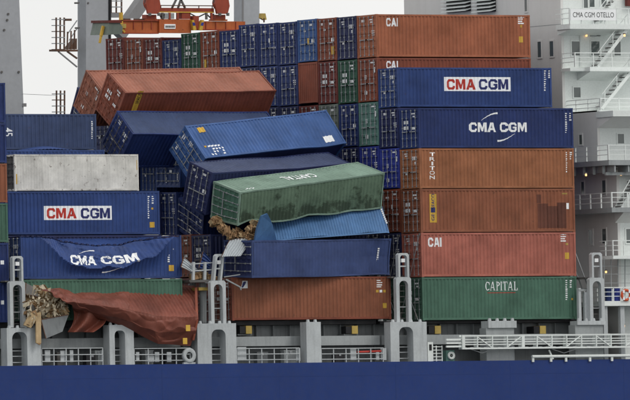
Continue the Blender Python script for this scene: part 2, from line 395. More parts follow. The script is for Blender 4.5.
def lx(c, u, v):
    """local x, z on the near face of container c under photo pixel (u, v)"""
    p = at(u, v, 0, c.matrix_world); return p.x, p.z
def rect(c, u0, v0, u1, v1):
    a = lx(c, u0, v1); b = lx(c, u1, v0); return a[0], a[1], b[0] - a[0], b[1] - a[1]
def letters(c, txt, box, mat, bold=.03, rot=0.0, name='lettering', space=1.0, slant=0.0, **k):
    x, z, w, h = rect(c, *box)
    return put(fitbm(block_bm(txt) if txt in ('CMA', 'CGM', 'CAI') else text_bm(txt, bold, space), x, z, w, h, rot, slant), name, mat, c, **k)
def patch(c, box, mat, name='sticker', **k):
    x, z, w, h = rect(c, *box)
    return put(fitbm(poly_bm([[(0, 0), (1, 0), (1, 1), (0, 1)]]), x, z, w, h), name, mat, c, **k)
def code(c, u, v0, v1, cols=2, mat='letter_white', seed=0, w=2.0):
    """the small unreadable number columns near the right end"""
    rnd = random.Random(seed * 13 + int(u)); polys = []
    for k in range(cols):
        v = v0
        ve = v1 if k == 0 else v0 + (v1 - v0) * .35
        while v < ve:
            x, z, ww, hh = rect(c, u + k * 4.2, v, u + k * 4.2 + w * rnd.uniform(.55, .9), v + rnd.uniform(.8, 1.4))
            polys.append([(x, z), (x + ww, z), (x + ww, z + hh), (x, z + hh)]); v += 2.1
    o = put(poly_bm(polys), 'marking', mat, c); o['kind'] = 'stuff'; return o
def arc(c, box, mat, up=True, **k):
    x, z, w, h = rect(c, *box); n = 12; top = []; bot = []
    for i in range(n + 1):
        t = i / n; cx = t; cy = math.sin(t * math.pi / 2) if up else 1 - math.cos(t * math.pi / 2)
        wd = .04 + .17 * (t if up else 1 - t)
        top.append((cx, cy)); bot.append((cx + (.06 if up else -.0) * 0, cy - wd * (1.1 if up else -1.1)))
    polys = [[bot[i], bot[i + 1], top[i + 1], top[i]] for i in range(n)]
    return put(fitbm(poly_bm(polys), x, z, w, h), 'swoosh', mat, c, **k)
def serif_word(c, box, mat):
    """CAPITAL in upright serif capitals, drawn from strokes"""
    def rc(x0, y0, x1, y1): return [(x0, y0), (x1, y0), (x1, y1), (x0, y1)]
    def ln(a, b, w): return [(a[0] - w / 2, a[1]), (a[0] + w / 2, a[1]), (b[0] + w / 2, b[1]), (b[0] - w / 2, b[1])]
    def ring(cx, cy, rx, ry, a0, a1, w0, n=10):
        o = []
        for i in range(n):
            q = []
            for j in (i, i + 1):
                t = a0 + (a1 - a0) * j / n; q.append((t, 1))
            p = lambda t, s: (cx + math.cos(t) * (rx - (w0 if s else 0)), cy + math.sin(t) * (ry - (w0 * .55 if s else 0)))
            o.append([p(q[0][0], 0), p(q[1][0], 0), p(q[1][0], 1), p(q[0][0], 1)])
        return o
    T = .13; SF = .05
    G = {'C': (ring(.42, .5, .42, .5, R(45), R(315), .15) + [rc(.66, .62, .73, .92)], .8),
         'A': ([ln((.10, 0), (.40, 1), .07), ln((.74, 0), (.42, 1), .16), rc(.2, .3, .64, .38), rc(0, 0, .24, SF), rc(.58, 0, .9, SF)], .92),
         'P': ([rc(.12, 0, .28, 1), rc(.02, 0, .4, SF), rc(.02, 1 - SF, .3, 1)] + ring(.3, .74, .36, .26, R(-90), R(90), .13), .7),
         'I': ([rc(.1, 0, .26, 1), rc(0, 0, .36, SF), rc(0, 1 - SF, .36, 1)], .38),
         'T': ([rc(.3, 0, .46, 1), rc(.2, 0, .56, SF), rc(0, 1 - .07, .76, 1), rc(0, .75, .05, 1), rc(.71, .75, .76, 1)], .8),
         'L': ([rc(.1, 0, .26, 1), rc(0, 0, .66, .06), rc(.6, 0, .66, .28), rc(0, 1 - SF, .36, 1)], .7)}
    polys = []; x = 0
    for ch in 'CAPITAL':
        g, w = G[ch]
        for p in g: polys.append([(a * .9 + x, b) for a, b in p])
        x += w * .9 + .07
    xx, z, w, h = rect(c, *box); o = put(fitbm(poly_bm(polys), xx, z, w, h), 'lettering', mat, c); return o
ORD = ['zeroth', 'first', 'second', 'third', 'fourth', 'fifth', 'sixth', 'seventh', 'eighth', 'ninth', 'tenth', 'eleventh', 'twelfth', 'thirteenth', 'fourteenth']
GR = 'shipping containers stacked on the deck'

# ---- right bay, outboard rows with their long sides in view
def boxat(n, vt, vb, label, mat, **k):
    X = k.pop('X', 0.0); u = k.pop('u', None)
    Mw, sz = stack_at(n, vt, vb, u, X)
    return container(label, mat, Mw, GR, sz=sz, **k)
c = boxat(1, 277, 320.5, 'green container with white serif lettering at the foot of the right-hand stack', 'green', mk=1)
serif_word(c, (485.5, 281.5, 517.5, 290.5), 'letter_white'); patch(c, (488, 292.3, 516, 293.1), 'letter_red', 'sticker'); code(c, 566, 280, 300, seed=1); patch(c, (571.5, 298, 573.5, 300), 'yellow')
c = boxat(1, 232.5, 277, 'coral pink container above the green one in the right-hand stack', 'coral', mk=0)
letters(c, 'CAI', (428.5, 237.5, 441.5, 246.8), 'letter_white', .02); code(c, 561, 234, 241, cols=1, w=7); patch(c, (565.5, 252.5, 569.5, 259), 'yellow'); patch(c, (566, 243, 568.5, 245), 'dirty_yellow')
c = boxat(1, 188.5, 232.5, 'rust orange container with darker repaired patch and tall yellow sticker', 'rust_orange', mk=1)
patch(c, (430, 194, 436.5, 222.5), 'yellow'); letters(c, 'SEACO', (427, 199.5, 439.5, 203), 'letter_blue', .015, R(90), lift=.012); letters(c, 'GE', (430.5, 215.5, 436, 219), 'letter_blue', .015, R(90), lift=.012); patch(c, (431, 207.5, 435.6, 212.5), 'letter_blue', 'emblem', lift=.012)
for q in ((538, 203.5, 548, 228), (548, 206, 558, 228), (558, 202.5, 566, 228), (537, 194.5, 541, 203)): patch(c, q, 'patch_brown', 'repair_patch')
code(c, 562, 193, 195, cols=1, w=7, mat='dirty_yellow'); patch(c, (566.5, 203, 569, 209), 'letter_white', 'marking')
c = boxat(1, 148, 188.5, 'tan orange container with upright white lettering at its left end', 'tan', mk=0)
for i, ch in enumerate('TRITON'): letters(c, ch, (429.8 + (2 if ch == 'I' else 0), 152.5 + i * 4.6, 435.2 - (2 if ch == 'I' else 0), 156.2 + i * 4.6), 'letter_white', .012)
code(c, 566, 152, 172, seed=3)
c = boxat(1, 107.5, 148, 'blue container with white lettering between two curved strokes, fifth tier of right stack', 'navy', mk=1)
letters(c, 'CMA', (469.5, 122.5, 496, 132), 'letter_white', .035); letters(c, 'CGM', (500, 122.5, 527, 132), 'letter_white', .035)
arc(c, (481.5, 112.3, 498, 120.5), 'letter_white', True); arc(c, (497.5, 133.5, 515, 141.8), 'letter_white', False); code(c, 565.5, 113, 133, seed=4)
c = boxat(2, 67, 107, 'blue container with lettering on a white panel, topmost of its row', 'blue', mk=0)
patch(c, (444.7, 77.2, 510.5, 91), 'letter_white', 'white_panel')
letters(c, 'CMA', (447, 79.2, 475.5, 89.6), 'letter_red', .035, lift=.012); letters(c, 'CGM', (479, 79.2, 508.5, 89.6), 'letter_blue', .035, lift=.012); code(c, 544.5, 70.5, 91, seed=5)
c = boxat(3, 13.8, 57, 'orange brown container with white lettering, highest of the right-hand stacks', 'orange', mk=0)
letters(c, 'CAI', (386.5, 18, 398, 26.3), 'letter_white', .02); code(c, 518, 16.5, 24, cols=1, w=7); patch(c, (519.3, 36.5, 523.3, 42.5), 'yellow'); patch(c, (520.5, 25, 522, 27.5), 'yellow')
c = boxat(3, 57.4, 101, 'dark red container with white letters, half hidden under the orange top container', 'brown', mk=1)
letters(c, 'CAI', (386.5, 61, 398, 69), 'letter_white', .02)
R2 = [(107.4, 147, 'dark_navy', 'dark navy container, second row of right bay, fifth tier'), (147.4, 188, 'cobalt', 'cobalt blue container with white door marks beside the tan container'),
      (188.4, 232, 'brown', 'red brown container, second row beside the yellow-stickered one'), (232.4, 276, 'dark_navy', 'dark navy container behind the lashing frame, second tier of right bay'), (276.4, 320, 'dark_green', 'dark green container at deck level behind the lashing frame')]
for i, (a, b, mt, lab) in enumerate(R2): boxat(2, a, b, lab, mt, mk=i)
# rows 3..16: end doors only
names = {'orange': 'orange', 'dark_navy': 'dark navy', 'navy': 'navy blue', 'brown': 'red brown', 'dark_red': 'dark red', 'bright_blue': 'bright blue', 'green': 'green', 'dark_green': 'dark green', 'teal': 'pale teal', 'cobalt': 'cobalt blue', 'grey_green': 'grey green', 'red': 'rust red', 'blue': 'blue'}
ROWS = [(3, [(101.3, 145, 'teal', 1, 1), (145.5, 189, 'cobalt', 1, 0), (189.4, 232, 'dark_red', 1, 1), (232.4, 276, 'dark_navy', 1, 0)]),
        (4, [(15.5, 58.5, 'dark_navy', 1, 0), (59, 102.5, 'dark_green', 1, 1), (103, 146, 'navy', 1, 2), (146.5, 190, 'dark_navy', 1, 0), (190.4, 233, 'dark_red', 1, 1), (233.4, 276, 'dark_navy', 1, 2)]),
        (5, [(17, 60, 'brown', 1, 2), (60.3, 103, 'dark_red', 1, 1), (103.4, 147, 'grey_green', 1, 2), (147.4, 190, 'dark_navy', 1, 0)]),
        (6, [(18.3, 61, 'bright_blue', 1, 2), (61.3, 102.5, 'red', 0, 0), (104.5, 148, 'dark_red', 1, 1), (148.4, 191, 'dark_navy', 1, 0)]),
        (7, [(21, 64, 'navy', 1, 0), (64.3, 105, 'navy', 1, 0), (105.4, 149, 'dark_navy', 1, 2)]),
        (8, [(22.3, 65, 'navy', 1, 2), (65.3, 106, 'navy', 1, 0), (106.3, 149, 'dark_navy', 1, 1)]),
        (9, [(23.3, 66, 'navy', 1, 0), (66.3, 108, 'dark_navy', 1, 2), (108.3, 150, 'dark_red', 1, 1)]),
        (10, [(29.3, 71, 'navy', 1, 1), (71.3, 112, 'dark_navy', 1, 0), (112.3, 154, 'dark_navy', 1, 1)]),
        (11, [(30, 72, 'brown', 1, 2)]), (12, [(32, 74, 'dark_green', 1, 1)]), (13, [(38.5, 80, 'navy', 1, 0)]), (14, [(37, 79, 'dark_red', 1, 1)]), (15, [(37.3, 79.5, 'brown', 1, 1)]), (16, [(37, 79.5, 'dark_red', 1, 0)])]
TN = ['top', 'second', 'third', 'fourth', 'fifth', 'sixth']
for n, tiers in ROWS:
    for k, (a, b, mt, dr, mk) in enumerate(tiers):
        tier = k + (2 if n == 3 else 0)
        lab = f'{names[mt]} container {"door end" if dr else "blank end"}, {TN[tier]} tier down, {ORD[n - 3]} column left of the highest orange container' if n > 3 else f'{names[mt]} container door end, {TN[tier]} tier down, directly below the highest orange container'
        c = boxat(n, a, b, lab, mt, doors=bool(dr), mk=mk, rods='galv')
        y = (n - 1) * 2.52
        if (n, k) in ((5, 0), (11, 0), (3, 1)):
            link('sticker', MB().box(.005, .027, 1.75 if n == 11 else .35, 2.1 if n == 11 else .7, .4, .95).mesh('sticker'), c, M['yellow'])
        if n == 6 and k == 0: link('sticker', MB().box(.005, .027, 1.0, 1.2, 1.15, 1.6).mesh('sticker'), c, M['yellow'])

# ---- middle bay
def world(loc, rot): return Matrix.Translation(loc) @ Euler([R(a) for a in rot], 'XYZ').to_matrix().to_4x4()
GT = 'toppled shipping containers'
FITS = {
    'A': ((-16.97,14.70,12.83), (35.32,-1.28,1.32)),
    'B': ((-16.96,11.75,12.65), (33.59,-0.98,3.15)),
    'C': ((-17.39,10.38,10.11), (39.25,0.08,3.72)),
    'D': ((-14.12,4.51,10.72), (-41.26,-4.97,7.96)),
    'E': ((-15.22,2.70,7.03), (18.26,-2.95,9.67)),
    'F': ((-14.95,2.52,6.88), (104.25,-5.93,6.45)),
    'H': ((-14.60,1.46,2.96), (90.77,-0.31,9.33)),
    'M1': ((-12.98,12.71,8.81), (89.93,0.05,2.22)),
    'M2': ((-12.28,13.76,8.49), (-0.07,-1.11,-4.51)),
    'M3': ((-13.92,8.46,5.60), (-0.29,-1.29,-1.75)),
    'M4': ((-13.82,8.67,6.04), (115.96,-14.43,1.65)),
}
c = container('rust red container tipped toward viewer, rearmost of the two upper fallen ones', 'pale_red', world(*FITS['A']), GT, mk=1, rods=None)
c = container('rust red container tipped toward viewer with yellow sticker on its dark side', 'red', world(*FITS['B']), GT, mk=1, rods=None, roofmat='pale_red')  # roof painted paler than the sides to carry the sky light
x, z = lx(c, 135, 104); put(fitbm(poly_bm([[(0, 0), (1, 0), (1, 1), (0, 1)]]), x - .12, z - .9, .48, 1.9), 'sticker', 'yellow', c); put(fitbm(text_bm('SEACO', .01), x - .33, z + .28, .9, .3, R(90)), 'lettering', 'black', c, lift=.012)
c = container('blue container tipped toward viewer directly under the red fallen pair', 'navy', world(*FITS['C']), GT, mk=0, rods='steel', roofmat='faded_skylit_navy')  # lighter roof paint imitates the sky light on top
c = container('bright blue container leaning away with corrugated side turned to the sky', 'bright_blue', world(*FITS['D']), GT, mk=0)
[o for o in c.children if o.name.startswith('floor')][0].material_slots[0].material = M['dark_navy']
def local_patch(c, x, z, w, h, mat, name='sticker'): return put(fitbm(poly_bm([[(0, 0), (1, 0), (1, 1), (0, 1)]]), x, z, w, h), name, mat, c, lift=.035)
local_patch(c, .85, 2.2, .55, .42, 'yellow'); local_patch(c, CL - 1.5, .35, .75, .5, 'letter_white', 'marking')
rnd = random.Random(5); pl = []
for i in range(4):
    for j in range(5):
        if rnd.random() < .75: pl.append([(.75 + j * .26 + i * .04, .25 + i * .24), (.93 + j * .26 + i * .04, .25 + i * .24), (.93 + j * .26 + i * .04, .37 + i * .24), (.75 + j * .26 + i * .04, .37 + i * .24)])
o = put(poly_bm(pl), 'marking', 'letter_white', c); o['kind'] = 'stuff'
local_patch(c, .5, .95, .2, .14, 'yellow', 'marking')
c = container('slate navy container tilted between the bright blue and the green fallen ones', 'dark_navy', world(*FITS['E']), GT, mk=2, roofmat='dull_slate')  # roof paint lighter than the sides, sky light put into the colour
c = container('green container lying on its side with upside-down white lettering on top', 'sage', world(*FITS['F']), GT, mk=None, roofmat='stained')
for d in [o for o in c.children if o.name.startswith('door')]: d.material_slots[0].material = M['green']
bm = fitbm(text_bm('CAPITAL', .015, 1.12), 0, .95, 2.7, .85)
for v in bm.verts: v.co.x = 7.5 - v.co.x
put(bm, 'lettering', 'letter_white', c, side='far', deform=lambda q: Vector((q.x, CW + .004, q.z)))
pl = []
for j in range(5): pl.append([(.8 + j * .16, 2.3 - .3 * 0), (.92 + j * .16, 2.3), (.92 + j * .16, 2.42), (.8 + j * .16, 2.42)])
put(poly_bm(pl), 'marking', 'letter_white', c, side='far')['kind'] = 'stuff'
c = container('navy container lying on its side above the red brown one in the middle', 'slate_blue', world(*FITS['H']), GT, mk=None)
for d in [o for o in c.children if o.name.startswith('door')]: d.material_slots[0].material = M['dark_navy']
bm = MB()
for i in range(9): bm.box(CL - 1.05, CL - .9, .5 + i * .15, .6 + i * .15, CH - .012, CH - .004)
link('marking', bm.mesh('marking'), c, M['letter_white'])['kind'] = 'stuff'
for key, lab, mt in (('M1', 'dark blue container lying on its side left of the bright blue fallen one', 'dark_navy'), ('M2', 'blue container standing upright right of the white container', 'navy'),
                     ('M3', 'dark blue container upright beside the panel-lettered one on the left', 'dark_navy'), ('M4', 'dark navy container turned on its side and tilted, under the slate navy one', 'dark_navy')):
    container(lab, {'M1': 'blue', 'M2': 'blue', 'M3': 'navy', 'M4': 'navy'}[key], world(*FITS[key]), GT, mk=(2 if key in ('M1', 'M4') else 0))
XM = at(232, 300, 0).x
c = boxat(1, 277, 320.5, 'red brown container at deck level in the middle of the ship', 'brown', u=232, X=XM, sx=(at(391, 300, 0).x - XM) / CL, mk=1)
for d in [o for o in c.children if o.name.startswith('side_panel')]: d.material_slots[0].material = M['rust_orange']
code(c, 377, 280, 287, cols=1, w=6); patch(c, (383, 303, 387, 308), 'yellow')
for i, mt in enumerate(('yellow', 'letter_white', 'yellow')): patch(c, (376.5 + i * 3.6, 289.8, 378.6 + i * 3.6, 292.4), mt)
p = lx(c, 244, 284.5); put(fitbm(poly_bm([[(0, 0), (1, 0), (1, 1), (.3, 1)]]), p[0] - .25, p[1] - .25, .55, .5), 'emblem', 'letter_white', c); put(fitbm(poly_bm([[(0, 0), (.4, 0), (1, 1), (.5, 1)]]), p[0] - .2, p[1] - .2, .4, .4), 'emblem', 'letter_blue', c, lift=.012)
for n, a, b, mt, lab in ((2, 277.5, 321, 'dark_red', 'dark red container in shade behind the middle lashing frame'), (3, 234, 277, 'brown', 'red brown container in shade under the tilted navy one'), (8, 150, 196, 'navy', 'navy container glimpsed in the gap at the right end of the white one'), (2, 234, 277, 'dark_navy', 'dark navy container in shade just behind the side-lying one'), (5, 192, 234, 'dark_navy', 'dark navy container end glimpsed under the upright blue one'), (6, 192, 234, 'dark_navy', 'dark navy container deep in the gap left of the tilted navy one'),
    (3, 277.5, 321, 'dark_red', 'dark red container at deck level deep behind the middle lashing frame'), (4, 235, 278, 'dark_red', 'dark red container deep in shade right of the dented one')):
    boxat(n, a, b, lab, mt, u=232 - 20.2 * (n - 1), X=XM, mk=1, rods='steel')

def batter(c, amp, seed, dents=()):
    """rack and dent one fallen box: long edges are cut up, then every part follows the same bent field"""
    def f(p):
        q = p + noise.noise_vector(p * .28 + Vector((seed, seed * 2, 0))) * amp + noise.noise_vector(p * .9 + Vector((seed, 0, seed))) * amp * .35
        for (cx, cy, cz), r, dv in dents: q += Vector(dv) * math.exp(-((p.x - cx) ** 2 + (p.y - cy) ** 2 + (p.z - cz) ** 2) / r ** 2)
        return q
    for o in list(c.children_recursive):
        me = o.data.copy(); bmx = bmesh.new(); bmx.from_mesh(me)
        for _ in range(2):
            lg = [e for e in bmx.edges if e.calc_length() > 1.2]
            if lg: bmesh.ops.subdivide_edges(bmx, edges=lg, cuts=3, use_grid_fill=True)
        for v in bmx.verts: v.co = f(v.co)
        bmx.to_mesh(me); bmx.free(); o.data = me
BAT = [('rust red container tipped toward viewer, rear', .045, 1, ()), ('rust red container tipped toward viewer with', .035, 2, (((9, 1.2, CH), 1.0, (0, 0, -.12)),)), ('blue container tipped toward viewer directly', .04, 3, (((5, 1.0, CH), 1.6, (0, .05, -.15)),)),
       ('bright blue container leaning', .035, 4, (((10.5, 0, .3), 1.3, (0, .2, 0)),)), ('slate navy container tilted', .045, 5, (((8, 1.2, CH), 2.0, (0, 0, -.12)),)),
       ('green container lying on its side', .05, 6, (((1.2, .1, CH), 1.2, (.1, .35, -.12)), ((6.2, 0, CH), 1.0, (0, .14, -.18)), ((9.6, .2, CH), .8, (0, .06, -.16)), ((3.4, .6, CH), .7, (0, 0, -.12)))),
       ('navy container lying on its side above', .04, 7, (((11.2, .5, CH), 1.5, (0, .06, -.36)), ((4, 1.2, CH), 2.2, (0, 0, .12)), ((8.4, .2, CH), .8, (0, 0, -.12)))), ('dark navy container turned on its side', .06, 8, ())]
for o in list(CONT):
    for s_, amp, seed, dn in BAT:
        if o['label'].startswith(s_): batter(o, amp, seed, dn)

# crushed pale blue container: the standard parts pressed into an eight-corner wedge
def crushed(c, corners, names, noise_amp=0.0):
    def f(p):
        x, y, z = p.x / CL, p.y / CW, p.z / CH
        q = Vector((0, 0, 0))
        for i, k in enumerate(corners):
            wx = x if i & 1 else 1 - x; wy = y if i & 2 else 1 - y; wz = z if i & 4 else 1 - z
            q += k * (wx * wy * wz)
        if noise_amp: q += noise.noise_vector(q * .7) * noise_amp
        return q
    for o in list(c.children_recursive):
        me = o.data.copy(); o.data = me
        for v in me.vertices: v.co = f(v.co)
gy = [at(275, 241, -.3), at(389, 232.5, -.3), at(268, 232, 2.2), at(380, 223, 2.2), at(271, 222, 1.0), at(382, 206.5, 1.0), at(258, 219, 3.2), at(370, 204, 3.2)]
base = gy[0]
c = container('crushed pale blue container wedged flat under the green one', 'skylit_blue', HEEL @ Matrix.Translation(base), GT, mk=None)
crushed(c, [p - base for p in gy], None, .06)
fl = [at(255, 241, -.9), at(257.5, 228, -1.25), at(262, 216, -1.5), at(267.5, 213.5, -1.6), at(272.5, 224, -1.2), at(277, 241.3, -.42)]
BASE[c.name] = base
part('torn_flap', MB().add([*fl, *[p + Vector((.03, .25, .02)) for p in fl]], [(0, 1, 2), (0, 2, 4), (0, 4, 5), (2, 3, 4), (8, 7, 6), (10, 8, 6), (11, 10, 6), (10, 9, 8)] + [(i, 6 + i, 6 + (i + 1) % 6, (i + 1) % 6) for i in range(6)]), M['skylit_blue'], c)
bm = MB()
for i in range(8): a = at(380.5 + i * .75, 209.5 + i * 1.9, .95 - i * .1); bm.box(a.x - .06, a.x + .06, a.y - .12, a.y - .08, a.z - .05, a.z + .05)
part('marking', bm, M['letter_white'], c, stuff=True)

# ---- left bay
XL = at(21, 258, 0).x
c = boxat(1, 279.5, 321, 'green container mostly hidden behind the crumpled red sheet at deck level', 'green', u=21, X=XL)
# dented blue container: upper side pushed in along a sagging crease
Mw, sz = stack_at(1, 235.5, 279.3, 21, XL)
def sst(a, b, x): t = max(0, min(1, (x - a) / (b - a))); return t * t * (3 - 2 * t)
def crease(x):
    t = x / CL; f = sst(.09, .34, t) * (1 - sst(.80, .985, t))
    return f
def dent(p):
    f = crease(p.x); t = p.x / CL
    dep = 2.12 * f * (1 - .36 * sst(.5, .92, t)) * (1 + .13 * noise.noise(Vector((p.x * .75, 4.4, 0))) + .05 * noise.noise(Vector((p.x * 2.1, 1.4, 0)))) + .001; zc = CH - dep
    sag = .62 * math.exp(-((t - .56) / .27) ** 2) * (1 - sst(.9, 1, t)) * sst(0, .25, t)
    y, z = p.y, p.z
    k = 1 - min(1, y / CW)
    if z > zc:
        s = (z - zc) / dep
        y = y + (1.25 * f * s ** .8 - .27 * f * (1 - s)) * k; z = z - sag * s * (0.25 + .75 * k)
        y += (noise.noise(Vector((p.x * .8, p.z * 1.0, 3))) * .20 + abs(noise.noise(Vector((p.x * 1.1 + p.z, p.z * 1.6, 9)))) * .26) * f * k * min(1, s * 5 + .3)
        z += noise.noise(Vector((p.x * .9, 7, 2))) * .16 * f * s
    else:
        s = z / zc; y = y - .27 * f * s ** 5 * k + .06 * f * math.sin(s * 5) * k
    return Vector((p.x, y, z))
c = container('blue container with its upper side caved in and bent white lettering', 'blue', Mw, GR, sz=sz, mk=0, skip=('side', 'roof'))
NZ = 30
side = MB().grid([[dent(Vector((x, prof(x), .16 + (CH - .26) * k / NZ))) for x in BR] for k in range(NZ + 1)])
part('side_panel', side, M['blue'], c, label='caved-in side panel with a long crease')
roof = MB().grid([[dent(Vector((x, .03 + (CW - .1) * k / 8, CH - .02 - prof(x) * .4))) for x in BR] for k in range(9)])
part('roof_panel', roof, M['blue'], c, label='roof sheet sagging into the dent')
fr = [o for o in c.children if o.name.startswith('frame')][0]; fr.data = MB().box(.002, .128, .002, .128, .11, CH - .01).box(CL - .128, CL - .002, .002, .128, .11, CH - .01).box(.13, CL - .13, .004, .104, .03, .17).box(.002, .128, CW - .128, CW - .002, .11, CH - .11).box(CL - .128, CL - .002, CW - .128, CW - .002, .11, CH - .11).mesh('frame', M['blue'])
fr.material_slots[0].link = 'OBJECT'; fr.material_slots[0].material = M['blue']
rail = MB(); pts = [dent(Vector((x, .02, CH - .02))) + Vector((0, -.02, .0)) for x in [i * CL / 60 for i in range(61)]]
for i in range(60):
    if i % 2 == 0: rail.bar(pts[i], pts[i + 1], .10)
part('bent_top_rail', rail, M['dark_navy'], c, stuff=True)
for txt, bx in (('CMA', (72, 252, 99, 264.5)), ('CGM', (104, 251, 139, 262.5))):
    letters(c, txt, bx, 'letter_white', .035, deform=dent, zcuts=[i * .1 for i in range(30)], lift=.02, slant=.25, rot=R(2))
for bx, u_ in (((85, 243, 102, 249.5), True), ((102, 267, 120, 273), False)): arc(c, bx, 'letter_white', u_, deform=dent, zcuts=[i * .1 for i in range(30)], lift=.02)
put(fitbm(poly_bm([[(0, 0), (1, 0), (1, 1), (0, 1)]]), *rect(c, 169, 265, 174, 271)), 'sticker', 'yellow', c, deform=dent, lift=.02)
code(c, 168, 242, 262, seed=9)
boxat(2, 279.1, 322, 'dark green container at deck level behind the spilled cartons', 'dark_green', u=3, X=XL); boxat(2, 235.15, 278.9, 'dark navy container directly behind the dented one', 'dark_navy', u=3, X=XL); boxat(3, 194, 237.5, 'dark navy container behind the left panel-lettered one', 'dark_navy', u=-17, X=XL)
c = boxat(2, 191, 235, 'blue container with lettering on a white panel, left side above the dented one', 'blue', u=21 - 18, X=XL - .1, mk=1)
patch(c, (44.5, 205.8, 112, 220), 'letter_white', 'white_panel')
letters(c, 'CMA', (47, 208, 76.5, 218.5), 'letter_red', .035, lift=.012); letters(c, 'CGM', (81, 208, 110, 218.5), 'letter_blue', .035, lift=.012); code(c, 148, 196, 217, seed=10); patch(c, (150, 222, 154.5, 227.5), 'yellow'); patch(c, (151.5, 207.5, 153.5, 209.5), 'yellow')
# shorter white refrigerated box
a = at(15, 191, 5.04); b = at(139, 191, 5.04)
c = boxat(3, 154, 191, 'dirty white insulated container with small rust spots on the left', 'reefer', u=15, X=a.x, sx=(b.x - a.x) / CL, mk=None, rods='steel', skip=('side',))
link('side_panel', MB().grid([[(x, .02 + .012 * (i % 2), z) for i, x in enumerate([.13 + (CL - .26) * i / 90 for i in range(91)])] for z in (.16, CH - .12)]).mesh('side_panel'), c, M['reefer'])
for d in [o for o in c.children if o.name.startswith('door')]: d.material_slots[0].material = M['steel']
for bx in ((16, 174, 18, 184), (136, 160, 138, 170)): patch(c, bx, 'yellow')
c = boxat(4, 149.5, 190, 'blue container with bulged roof just showing above the white one', 'blue', u=-48, X=at(105, 170, 7.56).x - CL, mk=0)
roofb = [o for o in c.children if o.name.startswith('roof_panel')][0]; me = roofb.data.copy()
bmx = bmesh.new(); bmx.from_mesh(me); bmesh.ops.subdivide_edges(bmx, edges=[e for e in bmx.edges if abs(e.verts[0].co.y - e.verts[1].co.y) > .5], cuts=3)
for v in bmx.verts: v.co.z += .33 * math.exp(-((v.co.x - 8.2) / 1.6) ** 2) * math.sin(math.pi * min(1, max(0, (v.co.y + .2) / (CW + .2))))
bmx.to_mesh(me); roofb.data = me
c = boxat(5, 113.5, 149.5, 'faded navy forty-five foot container at the top left against the sky', 'faded_skylit_navy', u=-70, X=at(96.5, 130, 10.08).x - CL * 1.125, sx=1.125, sz=None) if False else None
Mw, sz = stack_at(5, 113.5, 149.5, 0, at(96.5, 130, 10.08).x - CL * 1.125)
c = container('faded navy container at the top left against the sky with sideways white number', 'faded_skylit_navy', Mw, GR, sx=1.125, sz=sz, mk=0)
letters(c, '45', (3.5, 128.5, 13.5, 135.5), 'letter_white', .01, R(-90)); code(c, 91.5, 121, 138, cols=1, seed=11)
# the blue end seen between the tilted reds and the navy one
Mw, sz = stack_at(7, 111, 152, 112, at(112, 130, 15.12).x)
container('dark blue container end wedged between the faded navy one and the tipped reds', 'dark_navy', Mw, GT, sz=sz, mk=0)
Mw, sz = stack_at(9, 99, 140, 80, at(83, 110, 20.2).x)
container('dark blue container just showing under the rear tipped red one', 'dark_navy', HEEL @ HEELI @ Mw @ Matrix.Rotation(R(30), 4, 'X'), GT, sz=sz, mk=0)
# next bay to the left: right-hand ends only
XF = at(7.5, 200, 0).x - CL
for a, b, mt, lab in ((82, 122.5, 'navy', 'navy container at the left edge, topmost of its stack'), (123, 163, 'navy', 'navy container at the left edge, second from the top'), (163.4, 203, 'rust_orange', 'orange brown container at the left edge between navy and green'),
                      (203.4, 243, 'green', 'green container at the left edge under the orange one'), (243.4, 283, 'navy', 'navy container at the left edge beside the lashing frame top'), (283.4, 324, 'navy', 'navy container at deck level on the left edge')):
    c = boxat(1, a, b, lab, mt, u=-150, X=XF, mk=0)
    if a > 240: patch(c, (1, a + 17, 4, a + 21), 'letter_white', 'marking')

# ---- crumpled red container hanging over the edge
def lerp_poly(pts, t):
    k = t * (len(pts) - 1); i = min(int(k), len(pts) - 2); return pts[i].lerp(pts[i + 1], k - i)
top = [at(41, 290, -1.75), at(70, 287.3, 1.0), at(120, 286.3, 1.0), at(160, 286, 1.0), at(195, 286, .9)]
mid = [at(52, 295.5, -1.85), at(76, 296, -.4), at(120, 297, -.3), at(160, 299, -.3), at(196, 300, -.3)]
cre = [at(62, 301.5, -1.9), at(82, 303.5, -1.8), at(120, 309, -1.8), at(157, 316.3, -1.75), at(197, 317.5, -1.7)]
low = [at(71, 307, -1.6), at(88, 311.5, -1.4), at(120, 319, -1.5), at(155, 331, -1.7), at(195, 332, -1.5)]
bot = [at(76, 311, -.9), at(92, 316, -.9), at(122, 326, -1.0), at(158, 344, -1.1), at(190, 346, -.9)]
base = at(130, 322, 0)
t = thing('crumpled_container', 'crumpled red container hanging over the deck edge like cloth', 'container', base)
NXg, NYg = 300, 60; rows = []
ctr = [top, mid, cre, low, bot]
for j in range(NYg + 1):
    r = []; s = j / NYg
    for i in range(NXg + 1):
        x = i / NXg; p = lerp_poly([lerp_poly(q, x) for q in ctr], s)
        e = min(1, s * 5, (1 - s) * 8 + .35) * (1 - .6 * math.exp(-((s - .5) / .05) ** 2))
        n1 = noise.noise(Vector((p.x * .28 + s * 1.2, s * 2.4 - x * 2, 1.3))) * .26 + abs(noise.noise(Vector((p.x * .45 + s * 3.5, s * 3.0 - x * 4.0, 4.1)))) * .30
        n2 = (1 - abs(noise.noise(Vector((p.x * .8 - s * 4, s * 4 + x * 6, 7.7)))) * 2.6) * .09
        rib = .038 * math.cos(p.x * 2 * math.pi / .28) * (sst(.52, .62, x) * (1 - sst(.5, .56, s)) + .35 * (1 - sst(.5, .56, s)))
        amp = e * (.55 if (s < .5 and x > .55) else 1.0)
        fold = .10 * math.sin(p.x * 5 + s * 5) * (1 - sst(.1, .35, x))
        d = (n1 + n2 + fold) * amp + rib * min(1, e)
        r.append(p + Vector((0, -.8 * d, .5 * d)))
    rows.append(r)
